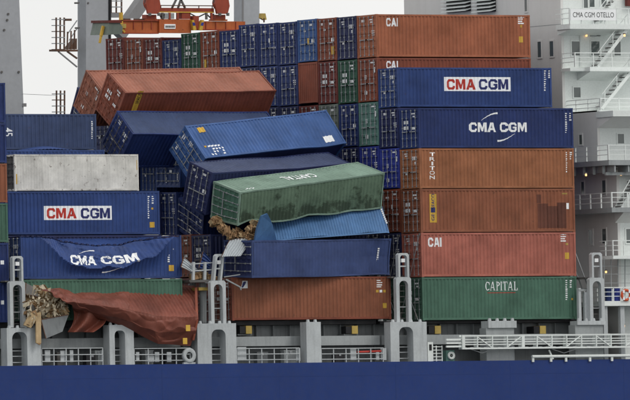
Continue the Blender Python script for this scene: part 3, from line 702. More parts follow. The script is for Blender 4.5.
sk = part('side_panel', MB().grid(rows), M['crush'], t, label='torn side sheet folded over like a blanket')
md = sk.modifiers.new('thick', 'SOLIDIFY'); md.thickness = .03; md.offset = 1
# left hanging flap and inner body
fp = [[at(73 + 4 * math.sin(s * 3) - s * 6 + x * (34 - 8 * s), 307 + s * 25 + x * 8 * (1 - s), -1.0 + .35 * math.sin(x * 9 + s * 2) + .6 * s * 0) for x in [i / 24 for i in range(25)]] for s in [k / 10 for k in range(11)]]
fo = part('hanging_flap', MB().grid(fp), M['crush'], t); fo.modifiers.new('thick', 'SOLIDIFY').thickness = .03
a, b = at(84, 340, .9), at(192, 290, .9)
part('body', MB().box(a.x, b.x, .7, 2.6, at(100, 321, 1).z, b.z - .35), M['dark_red'], t)
part('corner_post', MB().bar(at(196, 288, -.2), at(197, 320, -1.75), .16).bar(at(197, 320, -1.75), at(193, 340, -1.35), .14), M['red'], t)
pl = MB()
for u, v in ((188, 328), (185, 341)): q = at(u, v, -2.0); pl.box(q.x - .16, q.x + .16, q.y - .02, q.y + .02, q.z - .2, q.z + .2)
part('sticker', pl, M['yellow'], t, stuff=True)

# ------------------------------------------------------------------ ship hull and deck edge
HY = -1.2; GZ = at(315, 362.5, HY).z; DZ = GZ - .12                     # top of the blue bulwark, deck just under it
t = thing('ship_hull', 'long blue ship hull side along the bottom of the picture', 'ship', (0, 0, GZ))
part('hull_plating', MB().box(-70, 60, HY, HY + .3, GZ - 11.5, GZ).box(-70, 60, HY + .3, 41, GZ - 11.5, GZ - .4), M['hull'], t, stuff=True)
part('deck', MB().box(-70, 60, HY + .3, 41, GZ - .39, DZ), M['coam'], t)
for z in (GZ - .9, GZ - 3.1): part('weld_seam', MB().box(-70, 60, HY - .006, HY, z, z + .03), M['hull'], t)
for x in range(-66, 60, 9): part('weld_seam', MB().box(x, x + .03, HY - .004, HY, GZ - 11, GZ - .2), M['hull'], t)
# the hatch coaming behind the pedestals, with its stiffening ledge
def zv(v, y, u=315): return at(u, v, y).z
cb = thing('hatch_coaming', 'weathered grey hatch coaming wall running under the containers', 'coaming', (0, 1.2, DZ))
for a, b, hz in ((-64, -36.2, at(-100, 324, 0).z), (-36.1, -18.6, at(21, 321, 0).z), (-18.5, -3.2, at(232, 320.5, 0).z), (-3.1, 15, 0.0)):
    part('wall_plate', MB().box(a, b, 1.2, 1.35, DZ, zv(325, 1.2)), M['coam'], cb)
    part('ledge', MB().box(a + .05, b - .05, .25, 1.19, zv(345.5, .4), zv(336, .4)), M['frame_grey'], cb)
    part('hatch_lip', MB().box(a + .1, b - .1, .6, 39, zv(324.5, .6), hz - .004), M['dark'], cb)  # dark paint stands for the shadow gap under the containers
for i in range(38):
    x = -34.5 + i * 1.3
    part('stiffener', MB().box(x, x + .06, .9, 1.19, zv(336, .9) + .01, zv(325, .9)), M['coam'], cb)
# pedestals
def pedestal(label, u0, u1, vt, op=None, vo=None, vb=363.0):
    y0, y1 = -1.12, -.35; sd = (y1 - y0) * 8
    a = at(u0 + sd, vt, y0); b = at(u1, vt, y0); zb = DZ
    t = thing('pedestal', label, 'pedestal', (a.x, y0, zb), 'container support pedestals along the deck edge')
    if op:
        o0, o1 = at(op[0], vo, y0), at(op[1], vo, y0); zt = o0.z; r = (o1.x - o0.x) * .38
        arc_ = [(o0.x + r - r * math.cos(k * math.pi / 10), zt - r + r * math.sin(k * math.pi / 10)) for k in range(6)] + [(o1.x - r + r * math.sin(k * math.pi / 10), zt - r + r * math.cos(k * math.pi / 10)) for k in range(6)]
        pts = [(a.x, zb), (a.x, a.z), (b.x, a.z), (b.x, zb), (o1.x, zb)] + arc_[::-1] + [(o0.x, zb)]
    else: pts = [(a.x, zb), (a.x, a.z), (b.x, a.z), (b.x, zb)]
    part('column', MB().prism([(x, y0, z) for x, z in pts], (0, y1 - y0, 0)), M['frame_white'], t)
    n = 4 if u1 - u0 > 25 else 2
    for i in range(n):
        x = a.x + (b.x - a.x) * (i + .5) / n
        part('twistlock', MB().cyl((x, y0 + .25, a.z), (x, y0 + .25, a.z + .17), .13, 8, .09), M['frame_white'], t)
    if op:
        for z in (.35, .75, 1.1): part('rail', MB().bar((o0.x, y1 - .1, zb + z), (o1.x, y1 - .1, zb + z), .05), M['frame_white'], t)
    return t
pedestal('wide white pedestal with arched opening at the far left of the deck', 0.5, 40.5, 328, (12, 27), 332)
pedestal('white pedestal with arched opening under the crumpled red sheet', 103, 133.5, 325, (114.5, 125), 330.5)
pedestal('wide white pedestal with arched opening right of the crumpled red sheet', 191, 236, 323.5, (211.5, 225.5), 329.5)
pedestal('narrow solid white pedestal under the middle red brown container', 300, 320.7, 322)
pedestal('wide white pedestal with arched opening left of the green lettered container', 384, 426.5, 322, (399, 413), 327)
for lab, u0, u1, v0 in (('grey pedestal with a pale cap block below the green lettered container', 480, 514, 328), ('grey pedestal with a pale cap block at the right end of the green container', 569, 603, 325)):
    y0 = -1.0; a = at(u0 + 6, v0, y0); b = at(u1, v0, y0)
    t = thing('pedestal', lab, 'pedestal', (a.x, y0, DZ), 'container support pedestals along the deck edge')
    part('column', MB().box(a.x, b.x, y0, y0 + .8, DZ, a.z), M['frame_grey'], t)
    zt = zv(321, y0, u0); part('cap', MB().box(a.x + .1, b.x + .12, y0 - .15, y0 + .75, a.z + .003, zt), M['frame_white'], t)
    for i in range(4):
        x = a.x + .35 + i * .6; part('twistlock', MB().cyl((x, y0 + .1, zt), (x, y0 + .1, zt + .18), .13, 8, .09), M['frame_white'], t)
# lashing frames
def ring(x0, x1, z0, z1, w, y0, y1, rr=.35, openb=True, lean=0.0):
    r = min(rr, (x1 - x0) / 2 - w - .01); xi0, xi1, zi = x0 + w, x1 - w, z1 - w
    arcp = [(xi0 + r - r * math.cos(k * math.pi / 10), zi - r + r * math.sin(k * math.pi / 10)) for k in range(6)] + [(xi1 - r + r * math.sin(k * math.pi / 10), zi - r + r * math.cos(k * math.pi / 10)) for k in range(6)]
    c = .12; outer = [(x0, z0), (x0, z1 - c), (x0 + c, z1), (x1 - c, z1), (x1, z1 - c), (x1, z0)]
    pts = outer + [(xi1, z0)] + arcp[::-1] + [(xi0, z0)]
    return MB().prism([(x + lean * (z - z0), y0, z) for x, z in pts], (0, y1 - y0, 0))
def lashing(label, lo, up, lean=0.0):
    """lo, up: (u0, u1, vtop, vbottom) of the tall lower frame and the small upper frame"""
    y0, y1 = -.95, -.6
    a, b = at(lo[0], lo[3], y0), at(lo[1], lo[2], y0)
    t = thing('lashing_bridge', label, 'lashing frame', (a.x, y0, a.z), 'lashing frames between the container bays')
    part('lower_frame', ring(a.x, b.x, a.z, b.z, .24, y0, y1, .32), M['frame_white'], t)
    c, d = at(up[0], up[3], y0), at(up[1], up[2], y0)
    part('upper_frame', ring(c.x, d.x, c.z, d.z, .14, y0, y1, .2, lean=lean), M['frame_white'], t)
    zm = c.z + (d.z - c.z) * .45; sh = lean * (zm - c.z)
    part('crossbar', MB().bar((c.x + .1 + sh, y0 + .15, zm), (d.x - .1 + sh, y0 + .15, zm), .09), M['frame_white'], t)
    part('crossbar', MB().bar((a.x + .2, y1 - .1, a.z + 1.0), (b.x - .2, y1 - .1, a.z + 1.0), .06), M['frame_grey'], t)
    part('ladder_rail', MB().bar((a.x + .45, y1, a.z), (a.x + .45, y1, b.z - .3), .05), M['steel'], t)
    for k in range(8): part('rung', MB().bar((a.x + .45, y1, a.z + .25 + k * .36), (b.x - .3, y1, a.z + .25 + k * .36), .03), M['steel'], t)
    xl = (c.x + d.x) / 2 + lean * (d.z - c.z) * .7; zl = c.z + (d.z - c.z) * .68
    f = part('floodlight', MB().box(xl - .14, xl + .14, y0 + .05, y0 + .25, zl - .1, zl + .14), M['letter_white'], t)
    # braced posts of the same lashing bridge, further inboard
    for k in range(1, 4):
        y = y0 + 2.5 * k
        part('inner_post', MB().box(a.x + .1, a.x + .35, y, y + .3, DZ, b.z + 1.2), M['frame_grey'], t)
        part('walkway', MB().box(a.x - .1, b.x + .1, y - 2.1, y, b.z - .04, b.z + .05), M['steel'], t)
    return t
lashing('white lashing frame at the left edge beside the spilled cartons', (10.5, 25, 281, 327.5), (13, 23, 256, 281))
lashing('white lashing frame with a bent top at the gap in the collapsed stack', (211.5, 225.6, 280.5, 323.5), (213.5, 221.5, 254, 280.5), lean=.13)
lashing('white lashing frame between the middle bay and the right-hand stack', (397, 411, 277, 322), (398.7, 408.8, 253, 277))
lashing('white lashing frame at the right end of the right-hand stack', (590.5, 604, 277.5, 323), (592.3, 602, 252.5, 277.5))
t = thing('lashing_post', 'pair of slim white posts standing just right of the green lettered container', 'lashing post', at(582, 323, -.6))
for u in (580.5, 586.5): a = at(u, 323, -.6); b = at(u, 288 if u < 583 else 292, -.6); part('post', MB().box(a.x - .1, a.x + .1, -.6, -.35, a.z, b.z), M['frame_white'], t)
a = at(580, 291, -.6); b = at(588, 289, -.6); part('post_head', MB().box(a.x - .1, b.x, -.62, -.32, a.z, b.z), M['frame_grey'], t)
a = at(575, 252, .5); b = at(587, 284, .5); part('stay', MB().bar(a, b, .06), M['frame_grey'], t); part('stay', MB().bar(at(575, 270, .5), at(583, 290, .5), .06), M['frame_grey'], t)
# broken rail walkway beside the bent frame
t = thing('broken_walkway', 'torn white walkway railing left of the bent lashing frame', 'walkway', at(193, 281, -.5))
for u in (193, 204.5, 213): part('post', MB().bar(at(u, 281.5, -.5), at(u + .4, 262, -.5), .17 if u < 210 else .1), M['frame_white'], t)
for v in (263, 270): part('rail', MB().bar(at(191, v + 1.0, -.52), at(214, v - .5, -.5), .07), M['frame_white'], t)
part('platform', MB().prism([at(189, 280, -.6), at(213, 279.5, -.6), at(213, 282, -.6), at(190, 282.5, -.6)], (0, 1.2, 0)), M['steel'], t)
part('column', MB().cyl(at(203, 323, .3), at(203, 283, .3), .24, 10), M['frame_grey'], t)
part('clamp', MB().box(*(lambda a: (a.x - .5, a.x + .5, -.3, .6, a.z - .1, a.z + .1))(at(203, 289, 0))), M['dirty_yellow'], t)
for u0, v0, u1, v1 in ((195, 283, 197, 322), (191, 300, 212, 300), (191, 312, 212, 311)): part('bar', MB().bar(at(u0, v0, .8), at(u1, v1, .8), .08), M['steel'], t)

# lashing rods crossed over the end doors of the two outboard stacks
for k, (ya, yb) in enumerate(((.1, 2.3), (2.3, .1), (2.62, 4.8), (4.8, 2.62))):
    a, b = Vector((-.35, ya, .05)), Vector((-.08, yb, 5.7 if k % 2 else 3.0)); q = thing('lashing_rod', 'steel lashing rod crossed over the end doors low in the right-hand stack', 'lashing rod', a, 'lashing rods over the container ends')
    part('rod', MB().cyl(a, b, .022, 6), M['galv'], q); m_ = a.lerp(b, .18); part('turnbuckle', MB().cyl(a.lerp(b, .04), m_, .05, 8), M['steel'], q); part('hook', MB().box(b.x - .04, b.x + .06, b.y - .04, b.y + .04, b.z - .06, b.z + .08), M['steel'], q)
# railings and gear along the side walkway
def railing(label, u0, u1, panels=(), vt=348.5):
    y = -1.0; a, b = at(u0, 362, y), at(u1, 362, y); zt = zv(vt, y, u0)
    t = thing('railing', label, 'railing', (a.x, y, DZ), 'white deck railings between the pedestals')
    for k in range(3): z = zt - k * (zt - DZ) * .34; part('rail', MB().bar((a.x, y, z), (b.x, y, z), .055), M['frame_white'], t)
    n = max(2, round((b.x - a.x) / .95))
    for i in range(n + 1):
        x = a.x + (b.x - a.x) * i / n; part('post', MB().bar((x, y + .03, DZ), (x, y + .03, zt + .02), .06), M['frame_white'], t)
    for p0, p1, q0, q1 in panels:
        c, d = at(p0, q1, y + .15), at(p1, q0, y + .15); part('panel', MB().box(c.x, d.x, y + .12, y + .2, max(c.z, DZ), d.z), M['frame_white'], t)
    return t
railing('white railing under the hanging grey panel and cartons', 42, 103, ((45, 50, 350, 362), (60.5, 66, 350.5, 362), (70, 73, 350, 362), (101, 103, 350, 362)))
railing('white railing below the bulging bottom of the crumpled red sheet', 134.5, 190.5, ((136, 139, 352, 361), (146.5, 154, 355.5, 362), (155, 159, 352, 362), (167, 171, 352, 362)))
railing('white railing with open panels left of the narrow pedestal', 237, 299.5, ((237.5, 246, 347, 360), (296, 300, 348, 361)))
railing('white railing with a red strip right of the narrow pedestal', 321.5, 383.5, ((350.5, 356, 348, 360), (381, 386, 348, 360), (376, 379, 352, 360)))
a = at(357, 352, -.85); b = at(381, 350, -.85)
solo('fire_hose', MB().cyl(a, (b.x, a.y, a.z + .05), .07, 8), M['letter_red'], 'red hose stretched behind the railing right of the narrow pedestal', 'hose', a)
t = thing('fairlead', 'round white roller fairlead at the railing end beside the wide pedestal', 'fairlead', at(189, 362, -1.1))
a = at(189.5, 355.5, -1.14); tor = MB(); n = 20; rows = []
for i in range(n + 1):
    th = 2 * math.pi * i / n; rows.append([(a.x + math.cos(th) * r, a.y + dy, a.z + math.sin(th) * r) for r, dy in ((.24, 0), (.42, -.06), (.5, 0), (.5, .2), (.24, .2), (.24, 0))])
part('ring', MB().grid(rows), M['frame_white'], t, True); part('foot', MB().box(a.x - .45, a.x + .45, a.y, a.y + .2, DZ, a.z - .44), M['frame_white'], t)
# deck gear in the recess behind the rails; dark boxes added for its shade
rnd = random.Random(21)
for i, (u, w, h, mt, lab) in enumerate(((55, .7, .9, 'steel', 'grey deck box behind the railing under the cartons'), (84, .9, .8, 'dark', 'dark box added for the shaded recess under the red sheet'), (93, .5, 1.0, 'frame_grey', 'grey vent trunk left of the arched pedestal'),
        (143, .6, 1.0, 'frame_grey', 'pale winch housing under the red sheet'), (163, .8, .7, 'dark', 'dark box added for shade behind the railing under the red sheet'), (255, .8, .8, 'coam', 'grey locker behind the railing in the middle'), (282, 1.0, .9, 'frame_grey', 'pale locker behind the railing in the middle'), (333, .7, .7, 'dark', 'dark box added for the shaded recess right of the narrow pedestal'))):
    a = at(u, 362, .0); t = thing('deck_box', lab, 'locker', (a.x, 0, DZ))
    part('body', MB().box(a.x, a.x + w, -.3, .15, DZ, DZ + h), M[mt], t); part('lid', MB().box(a.x - .03, a.x + w + .03, -.33, .17, DZ + h + .002, DZ + h + .07), M[mt], t); part('latch', MB().box(a.x + w * .4, a.x + w * .6, -.35, -.331, DZ + h - .15, DZ + h), M['galv'], t)
# dark lamp boxes with a yellow face on the coaming
for u, lab in ((240, 'left of the narrow pedestal'), (346, 'right of the narrow pedestal'), (429, 'beside the wide pedestal under the green container'), (534, 'under the right half of the green container')):
    a = at(u, 333.5, .3); b = at(u + 11.5, 326.2, .3)
    t = thing('socket_box', 'yellow faced dark box on the coaming ' + lab, 'socket box', (a.x, .3, a.z), 'yellow faced boxes on the hatch coaming')
    part('box', MB().box(a.x, (a.x + b.x) / 2 - .02, .3, 1.19, a.z, b.z), M['black'], t); part('yellow_face', MB().box((a.x + b.x) / 2, b.x, .26, 1.19, a.z - .02, b.z + .03), M['dirty_yellow'], t); part('bracket', MB().box(a.x - .1, b.x + .1, .4, 1.19, a.z - .12, a.z - .03), M['coam'], t)
# stowed gangway ladder on the right
y0 = -1.62; a = at(462, 348.5, y0); b = at(640, 348.5, y0); zt = zv(335.8, y0, 470)
t = thing('gangway_ladder', 'long white lattice gangway stowed along the ship side below the green container', 'gangway', (a.x, y0, a.z))
for z in (a.z, zt):
    for y in (y0, y0 + .35): part('chord', MB().bar((a.x, y, z), (b.x, y, z), .10), M['white'], t)
for f in (.3, .5, .7): part('rail', MB().bar((a.x, y0 + .02, a.z + (zt - a.z) * f), (b.x, y0 + .02, a.z + (zt - a.z) * f), .06), M['white'], t)
n = 12; x = a.x
for i in range(n + 1):
    x = a.x + (b.x - a.x) * i / n; wide = i in (0, 4)
    part('upright', MB().box(x, x + (.22 if wide else .07), y0 - .06, y0 + .4, a.z + .05, zt - .05), M['white'], t)
    if i < n and i % 2 == 1: part('brace', MB().bar((x, y0 - .02, zt - .05 if i % 4 == 1 else a.z + .05), (x + (b.x - a.x) / n, y0 - .02, a.z + .05 if i % 4 == 1 else zt - .05), .06), M['white'], t)
p0, p1 = at(447, 346.5, y0), at(460, 339.5, y0)
for k in range(3): part('end_rail', MB().bar((p0.x, y0 + .1, p0.z + (p1.z - p0.z) * k / 2), (a.x, y0 + .1, p0.z + (p1.z - p0.z) * k / 2), .12), M['white'], t)
for i in range(26): xx = a.x + (b.x - a.x) * (i + .5) / 26; part('tread', MB().box(xx - .12, xx + .12, y0 + .05, y0 + .3, a.z + .06, a.z + .09), M['galv'], t)
for u in (470, 552): q = at(u, 349, -1.45); part('hanging_rope', MB().bar(at(u, 349, -1.4), at(u + 12, 353, -1.3), .04).bar(at(u + 12, 353, -1.3), at(u + 24, 349, -1.4), .04), M['galv'], t)
a = at(532, 356.5, -1.3); b = at(640, 356.5, -1.3)
t = thing('deck_pipe', 'white pipe running along the deck edge under the gangway', 'pipe', a)
part('pipe', MB().cyl(a, (b.x, a.y, a.z), .10, 8), M['white'], t)
for u in (533, 551, 566, 590, 612): q = at(u, 356.5, -1.3); part('support', MB().box(q.x - .08, q.x + .08, q.y - .03, q.y + .06, DZ, q.z), M['white'], t)
part('strut', MB().bar(at(549, 350, -1.3), at(553, 359, -1.3), .09), M['white'], t)
t = thing('mooring_valve', 'pale green valve wheel with a white ring at the deck edge', 'valve', at(451, 362, -1.1))
a = at(451.5, 355.5, -1.1); rows = []
for i in range(17):
    th = 2 * math.pi * i / 16; rows.append([(a.x + math.cos(th) * r, a.y + dy, a.z + math.sin(th) * r) for r, dy in ((.12, 0), (.26, -.05), (.26, .1), (.12, .1), (.12, 0))])
part('ring', MB().grid(rows), M['white'], t, True); part('body', MB().box(a.x - .35, a.x + .3, a.y + .1, a.y + .6, DZ, a.z + .35), M['teal'], t); part('stem', MB().cyl((a.x, a.y, a.z), (a.x, a.y + .3, a.z), .06, 8), M['steel'], t)
t = thing('ladder_gate', 'white slotted gate post at the deck edge right of the wide pedestal', 'gate', at(430, 362, -1.1))
a = at(428, 362, -1.1); b = at(433, 342, -1.1); part('post', MB().box(a.x, b.x, -1.1, -1.0, DZ, b.z), M['white'], t); part('slot', MB().box(a.x + .12, b.x - .12, -1.13, -1.10, b.z - .55, b.z - .15), M['black'], t)
for k in range(5): part('rail', MB().bar((b.x, -1.0, DZ + .2 + k * .22), (b.x + .75, -1.0, DZ + .2 + k * .22), .05), M['white'], t)
for k in (.3, .75): part('post', MB().bar((b.x + k, -1.0, DZ), (b.x + k, -1.0, DZ + 1.15), .06), M['white'], t)

# ------------------------------------------------------------------ superstructure
def X_(u, y, v=150): return at(u, v, y).x
SX = X_(562, 7.4, 70); XE = SX + 16
t = thing('superstructure', 'tall white accommodation block with shaded grey front behind the right-hand stack', 'building', (SX, 7.4, DZ))
yA, yB, yC = 7.4, 7.4 - 34 / 8.1, 7.4 - 52 / 8.1
zAB = zv(113, yA, 580); zBC = zv(168, yB, 600); zTop = zv(-40, yA, 580)
def wallbox(x0, x1, y0, y1, z0, z1, nm, mfront, mside):
    part(nm, MB().box(x0, x0 + .2, y0, y1, z0, z1), M[mfront], t); part('side_wall', MB().box(x0 + .2, x1, y0 - .002, y0 + .2, z0, z1), M[mside], t)
wallbox(SX, XE, yA, 27.2, zAB, zTop, 'front_wall', 'shaded_wall', 'white')
wallbox(SX, XE, yB, 33, zBC, zAB, 'front_wall', 'shaded_wall', 'white')
wallbox(SX, XE, yC, 33, DZ, zBC - .002, 'front_wall', 'shaded_wall', 'white')
part('deck_roof', MB().box(SX, XE, yB, yA, zAB - .1, zAB), M['white'], t); part('deck_roof', MB().box(SX, XE, yC, yB, zBC - .2, zBC - .1), M['white'], t)
# windows in the shaded front: given by photo left / right / top / bottom
def fwin(u0, u1, v0, v1):
    """front wall plane x = SX: solve depth from the column"""
    def yat(u, v):
        y = 7.0
        for _ in range(5): y += (at(u, v, y).x - SX) / (12.83 / 8.0) * -1 if False else (SX - at(u, v, y).x) / -(1) * 0 or 0; break
        lo_, hi_ = -3.0, 40.0
        for _ in range(40):
            mid_ = (lo_ + hi_) / 2
            if at(u, v, mid_).x < SX: lo_ = mid_
            else: hi_ = mid_
        return (lo_ + hi_) / 2
    vm = (v0 + v1) / 2; ya, yb = yat(u0, vm), yat(u1, vm); zt, zb = zv(v0, ya, u0), zv(v1, ya, u0)
    f = part('window', MB().box(SX - .05, SX - .002, yb - .08, yb, zb - .1, zt + .1).box(SX - .05, SX - .002, ya, ya + .08, zb - .1, zt + .1).box(SX - .05, SX - .002, yb, ya, zt, zt + .1).box(SX - .05, SX - .002, yb, ya, zb - .1, zb), M['shaded_wall'], t)
    part('pane', MB().box(SX - .02, SX - .002, yb, ya, zb, zt), M['glass'], f)
for q in ((538, 541.5, 42, 57.5), (550, 553.8, 41.5, 56.5), (525, 527.5, -4, 11.5), (579.5, 582.5, 135, 144.5), (581.5, 584.5, 182, 194.5), (602.5, 606, 180.5, 194.5), (589, 593, 230, 244.5), (602.5, 606.5, 229, 243.5)): fwin(*q)
def swin(u0, u1, v0, v1, y):
    a, b = at(u0, v1, y), at(u1, v0, y)
    f = part('window', MB().box(a.x - .08, a.x, y - .06, y - .003, a.z - .08, b.z + .08).box(b.x, b.x + .08, y - .06, y - .003, a.z - .08, b.z + .08).box(a.x, b.x, y - .06, y - .003, b.z, b.z + .08).box(a.x, b.x, y - .06, y - .003, a.z - .08, a.z), M['white'], t)
    part('pane', MB().box(a.x, b.x, y - .03, y - .003, a.z, b.z), M['glass'], f)
for q in ((571.5, 579, 41.5, 55.5, yA), (591, 599, 41.5, 55.5, yA), (614, 620, 41.5, 55.5, yA), (573.5, 580, 87.5, 97.5, yA), (617.5, 623.5, 134, 143.5, yB), (626.5, 633, 181, 194, yC), (626, 633, 229, 243, yC), (583.5, 588, -2, 8, yA), (588.5, 594, -2, 7, yA), (601, 606, -3, 7, yA)): swin(*q)
part('wall_panel', MB().box(*(lambda a, b: (a.x, b.x, yA - .06, yA - .003, a.z, b.z))(at(590, 36.5, yA), at(596, 31, yA))), M['frame_grey'], t)
part('wall_panel', MB().box(*(lambda a, b: (a.x, b.x, yA - .06, yA - .003, a.z, b.z))(at(596.5, 36, yA), at(600, 31.5, yA))), M['black'], t)
part('drain_pipe', MB().cyl(at(580.5, 66, yA - .08), at(580.5, 29, yA - .08), .05, 6), M['white'], t)
part('plate_seam', MB().box(SX - .012, SX - .002, yA, 27, zv(25.5, 9, 550), zv(25, 9, 550)), M['frame_grey'], t)
# louvred vents above the orange container
for u0, u1, lab in ((447, 471, ''), (477.5, 496, '')):
    def yfor(u):
        lo_, hi_ = 0., 40.
        for _ in range(40):
            mm = (lo_ + hi_) / 2
            if at(u, 5, mm).x < SX: lo_ = mm
            else: hi_ = mm
        return lo_
    ya, yb = yfor(u0), yfor(u1)
    vtn = part('vent', MB().box(SX - .06, SX - .003, yb, ya, zv(13, ya, u0), zv(-3, ya, u0)), M['dark'], t)
    for k in range(5):
        zz = zv(12 - k * 3.6, ya, u0); part('louvre', MB().prism([(SX - .5, yb - .05, zz), (SX - .065, yb - .05, zz + .12), (SX - .065, yb - .05, zz + .05), (SX - .5, yb - .05, zz - .07)], (0, ya - yb + .1, 0)), M['white'], vtn)
# decks standing out from the walls, with railings
def balcony(x0, y0, y1, vtop, th, uref, mslab='white', soff=None):
    z = zv(vtop, y0, uref)
    part('balcony_slab', MB().box(x0, XE, y0, y1 - .003, z - th, z), M[mslab], t)
    if soff: part('soffit', MB().prism([(x0 + .1, y0 + .05, z - th - .002), (x0 + .1, y1 - .01, z - th - .002), (x0 + .1, y1 - .01, z - th - soff)], (XE - x0 - .2, 0, 0)), M[mslab], t)
    return z
def rails(x0, y0, y1, z, h, name='railing', gap=1.5, left=True, heavy=.06):
    rl = part('railing', MB().bar((x0, y0 + .05, z + h), (XE, y0 + .05, z + h), .06), M['white'], t)
    for k in (.36, .68): part('rail', MB().bar((x0, y0 + .05, z + h * k), (XE, y0 + .05, z + h * k), .04), M['white'], rl)
    x = x0
    while x < XE: part('post', MB().bar((x, y0 + .05, z), (x, y0 + .05, z + h), heavy), M['white'], rl); x += gap
    if left and y1 - y0 > .8:
        for k in (.36, .68, 1): part('rail', MB().bar((x0, y0, z + h * k), (x0, y1, z + h * k), .045), M['white'], rl)
        y = y0
        while y < y1: part('post', MB().bar((x0, y, z), (x0, y, z + h), heavy), M['white'], rl); y += gap
Y1 = yA - 1.75
z1 = balcony(X_(570, Y1, 26), Y1, yA, 24, .34, 600, soff=.35); rails(X_(570, Y1, 26), Y1, yA, z1, 1.05, gap=.95)
z2 = balcony(X_(590, Y1, 69), Y1, yA, 67, .28, 600, soff=.55); rails(X_(575, Y1, 60), Y1, yA, z2, .95)
part('balcony_slab', MB().box(X_(575, Y1, 69), X_(590, Y1, 69), Y1 + .6, yA - .003, z2 - .25, z2 - .05), M['white'], t)
part('railing', MB().bar((X_(565, yA - .5), yA - .5, zv(108, yA, 580)), (XE, yA - .5, zv(104, yA, 600)), .05), M['white'], t)
Y3 = yB - 2.1
z3 = balcony(X_(613, Y3, 113), Y3, yB, 110.5, .40, 620); part('balcony_slab', MB().box(SX + .3, XE, yB - .05, yA - .004, z3 - .22, z3 - .02), M['white'], t)
rails(SX + .3, yB, yA, z3, .9)
# grey wedge that carries the wing deck out to the side
part('bracket_wall', MB().prism([(SX - .004, yB, z3 - .4), (SX - .004, Y3 + .2, z3 - .42), (SX - .004, yB, z3 - 1.1)], (6, 0, 0)), M['shaded_wall'], t)
Y4 = -.4; X4 = SX - 1.5
z4 = balcony(X4, Y4, 14, 160, .34, 600, 'frame_grey'); rails(X4, Y4, 13, z4, 1.0, gap=1.35, heavy=.07)
for k in range(14): xx = X4 + .5 + k * 1.1; part('deck_beam', MB().box(xx, xx + .12, Y4 + .1, 12, z4 - .8, z4 - .343), M['frame_grey'], t)
part('deck_girder', MB().box(X4 + .1, XE, Y4 + .5, Y4 + .7, z4 - 1.0, z4 - .8), M['frame_grey'], t)
for q in range(9): part('deck_beam', MB().box(X4 + .12, X4 + .3, .5 + q * 1.2, .62 + q * 1.2, z4 - .9, z4 - .343), M['frame_grey'], t)
Y5 = -.2; z5 = balcony(X4 + .3, Y5, 14, 207.5, .32, 600, 'frame_grey'); rails(X4 + .3, Y5, 13, z5, 1.0, gap=1.3, heavy=.08)
part('bracket_wall', MB().prism([(SX - .2, yC, z5 - .32), (SX - .2, Y5 + .1, z5 - .33), (SX - .2, yC, z5 - 1.0)], (5, 0, 0)), M['shaded_wall'], t)
Y6 = -.6; x6 = X_(613, Y6, 250); z6 = balcony(x6, Y6, yC, 255.5, .22, 620); rails(x6, Y6, yC, z6, 1.0, gap=.9)
z7 = balcony(X_(604, -.9, 302), -.9, 14, 301, .32, 615, 'white'); rails(X_(604, -.9, 302), -.9, 12, z7, .9, gap=.8)
for u in (623, 606): a = at(u, 335, -.7); part('pillar', MB().box(a.x - .16, a.x + .16, -.7, -.4, DZ, z7 - .322), M['frame_white'], t)
for u in (604, 611, 618, 625): part('stanchion', MB().bar(at(u, 301, .3), at(u, 258, .3), .05), M['frame_grey'], t)
for v in (266, 274, 283): part('cable', MB().bar(at(602, v, .3), at(640, v, .3), .03), M['frame_grey'], t)
# stairs
def stairs(u0, v0, u1, v1, y, label=None):
    a, b = at(u0, v0, y), at(u1, v1, y); s = part('stairs', MB().bar(a, b, .06, .22), M['white'], t); d = Vector((0, .8, 0))
    part('stringer', MB().bar(a + d, b + d, .06, .22), M['white'], s); n = 9
    for i in range(n):
        p = a.lerp(b, (i + .5) / n); part('tread', MB().box(p.x - .13, p.x + .13, p.y + .03, p.y + .77, p.z - .03, p.z + .03), M['steel'], s)
    h = Vector((0, 0, .95)); part('handrail', MB().bar(a + h, b + h, .045), M['white'], s)
    for f in (.1, .5, .9): p = a.lerp(b, f); part('post', MB().bar(p, p + h, .04), M['white'], s)
stairs(598, 67, 628, 28, yA - 1.5); stairs(602, 108.5, 632, 71, yA - 1.5); stairs(600, 22, 622, -6, yA - 1.5)
stairs(622, 208, 640, 178, yC - .9)
for i, (u, v, y) in enumerate(((586.5, 35.5, yA), (624.5, 35.5, Y1), (587.5, 76.5, yA), (625, 125, yB), (586, 175, .4), (621, 174.5, .4), (568, 175.5, 1.5), (627, 220, yC), (606, 272, .6), (606.5, 326, .4), (624, 326, .4))):
    a = at(u, v, y - .12); lf = part('wall_lamp', MB().box(a.x - .08, a.x + .08, a.y - .02, a.y + .1, a.z + .08, a.z + .16), M['steel'], t); part('bulb', MB().cyl((a.x, a.y, a.z - .07), (a.x, a.y, a.z + .08), .065, 8), M['lamp'], lf)
# name board on the rail
a, b = at(570.8, 20.2, Y1 - .06), at(616, 9.5, Y1 - .06)
t2 = thing('name_board', 'white board with the ship name in dark letters on the upper railing', 'sign', (a.x, Y1 - .06, a.z))
part('board', MB().box(a.x, b.x, Y1 - .06, Y1 - .01, a.z, b.z), M['letter_white'], t2)
def board_text(root, txt, x0, z0, w, h, y, mat, bold=.02):
    bm = fitbm(text_bm(txt, bold), x0, z0, w, h)
    for v in bm.verts: v.co = Vector((v.co.x, y, v.co.y)) - BASE[root.name]
    me = bpy.data.meshes.new('lettering'); bm.to_mesh(me); bm.free(); me.materials.append(M[mat]); return link('lettering', me, root)
board_text(t2, 'CMA CGM OTELLO', a.x + .18, a.z + .2, b.x - a.x - .36, (b.z - a.z) - .4, Y1 - .066, 'black', .0)
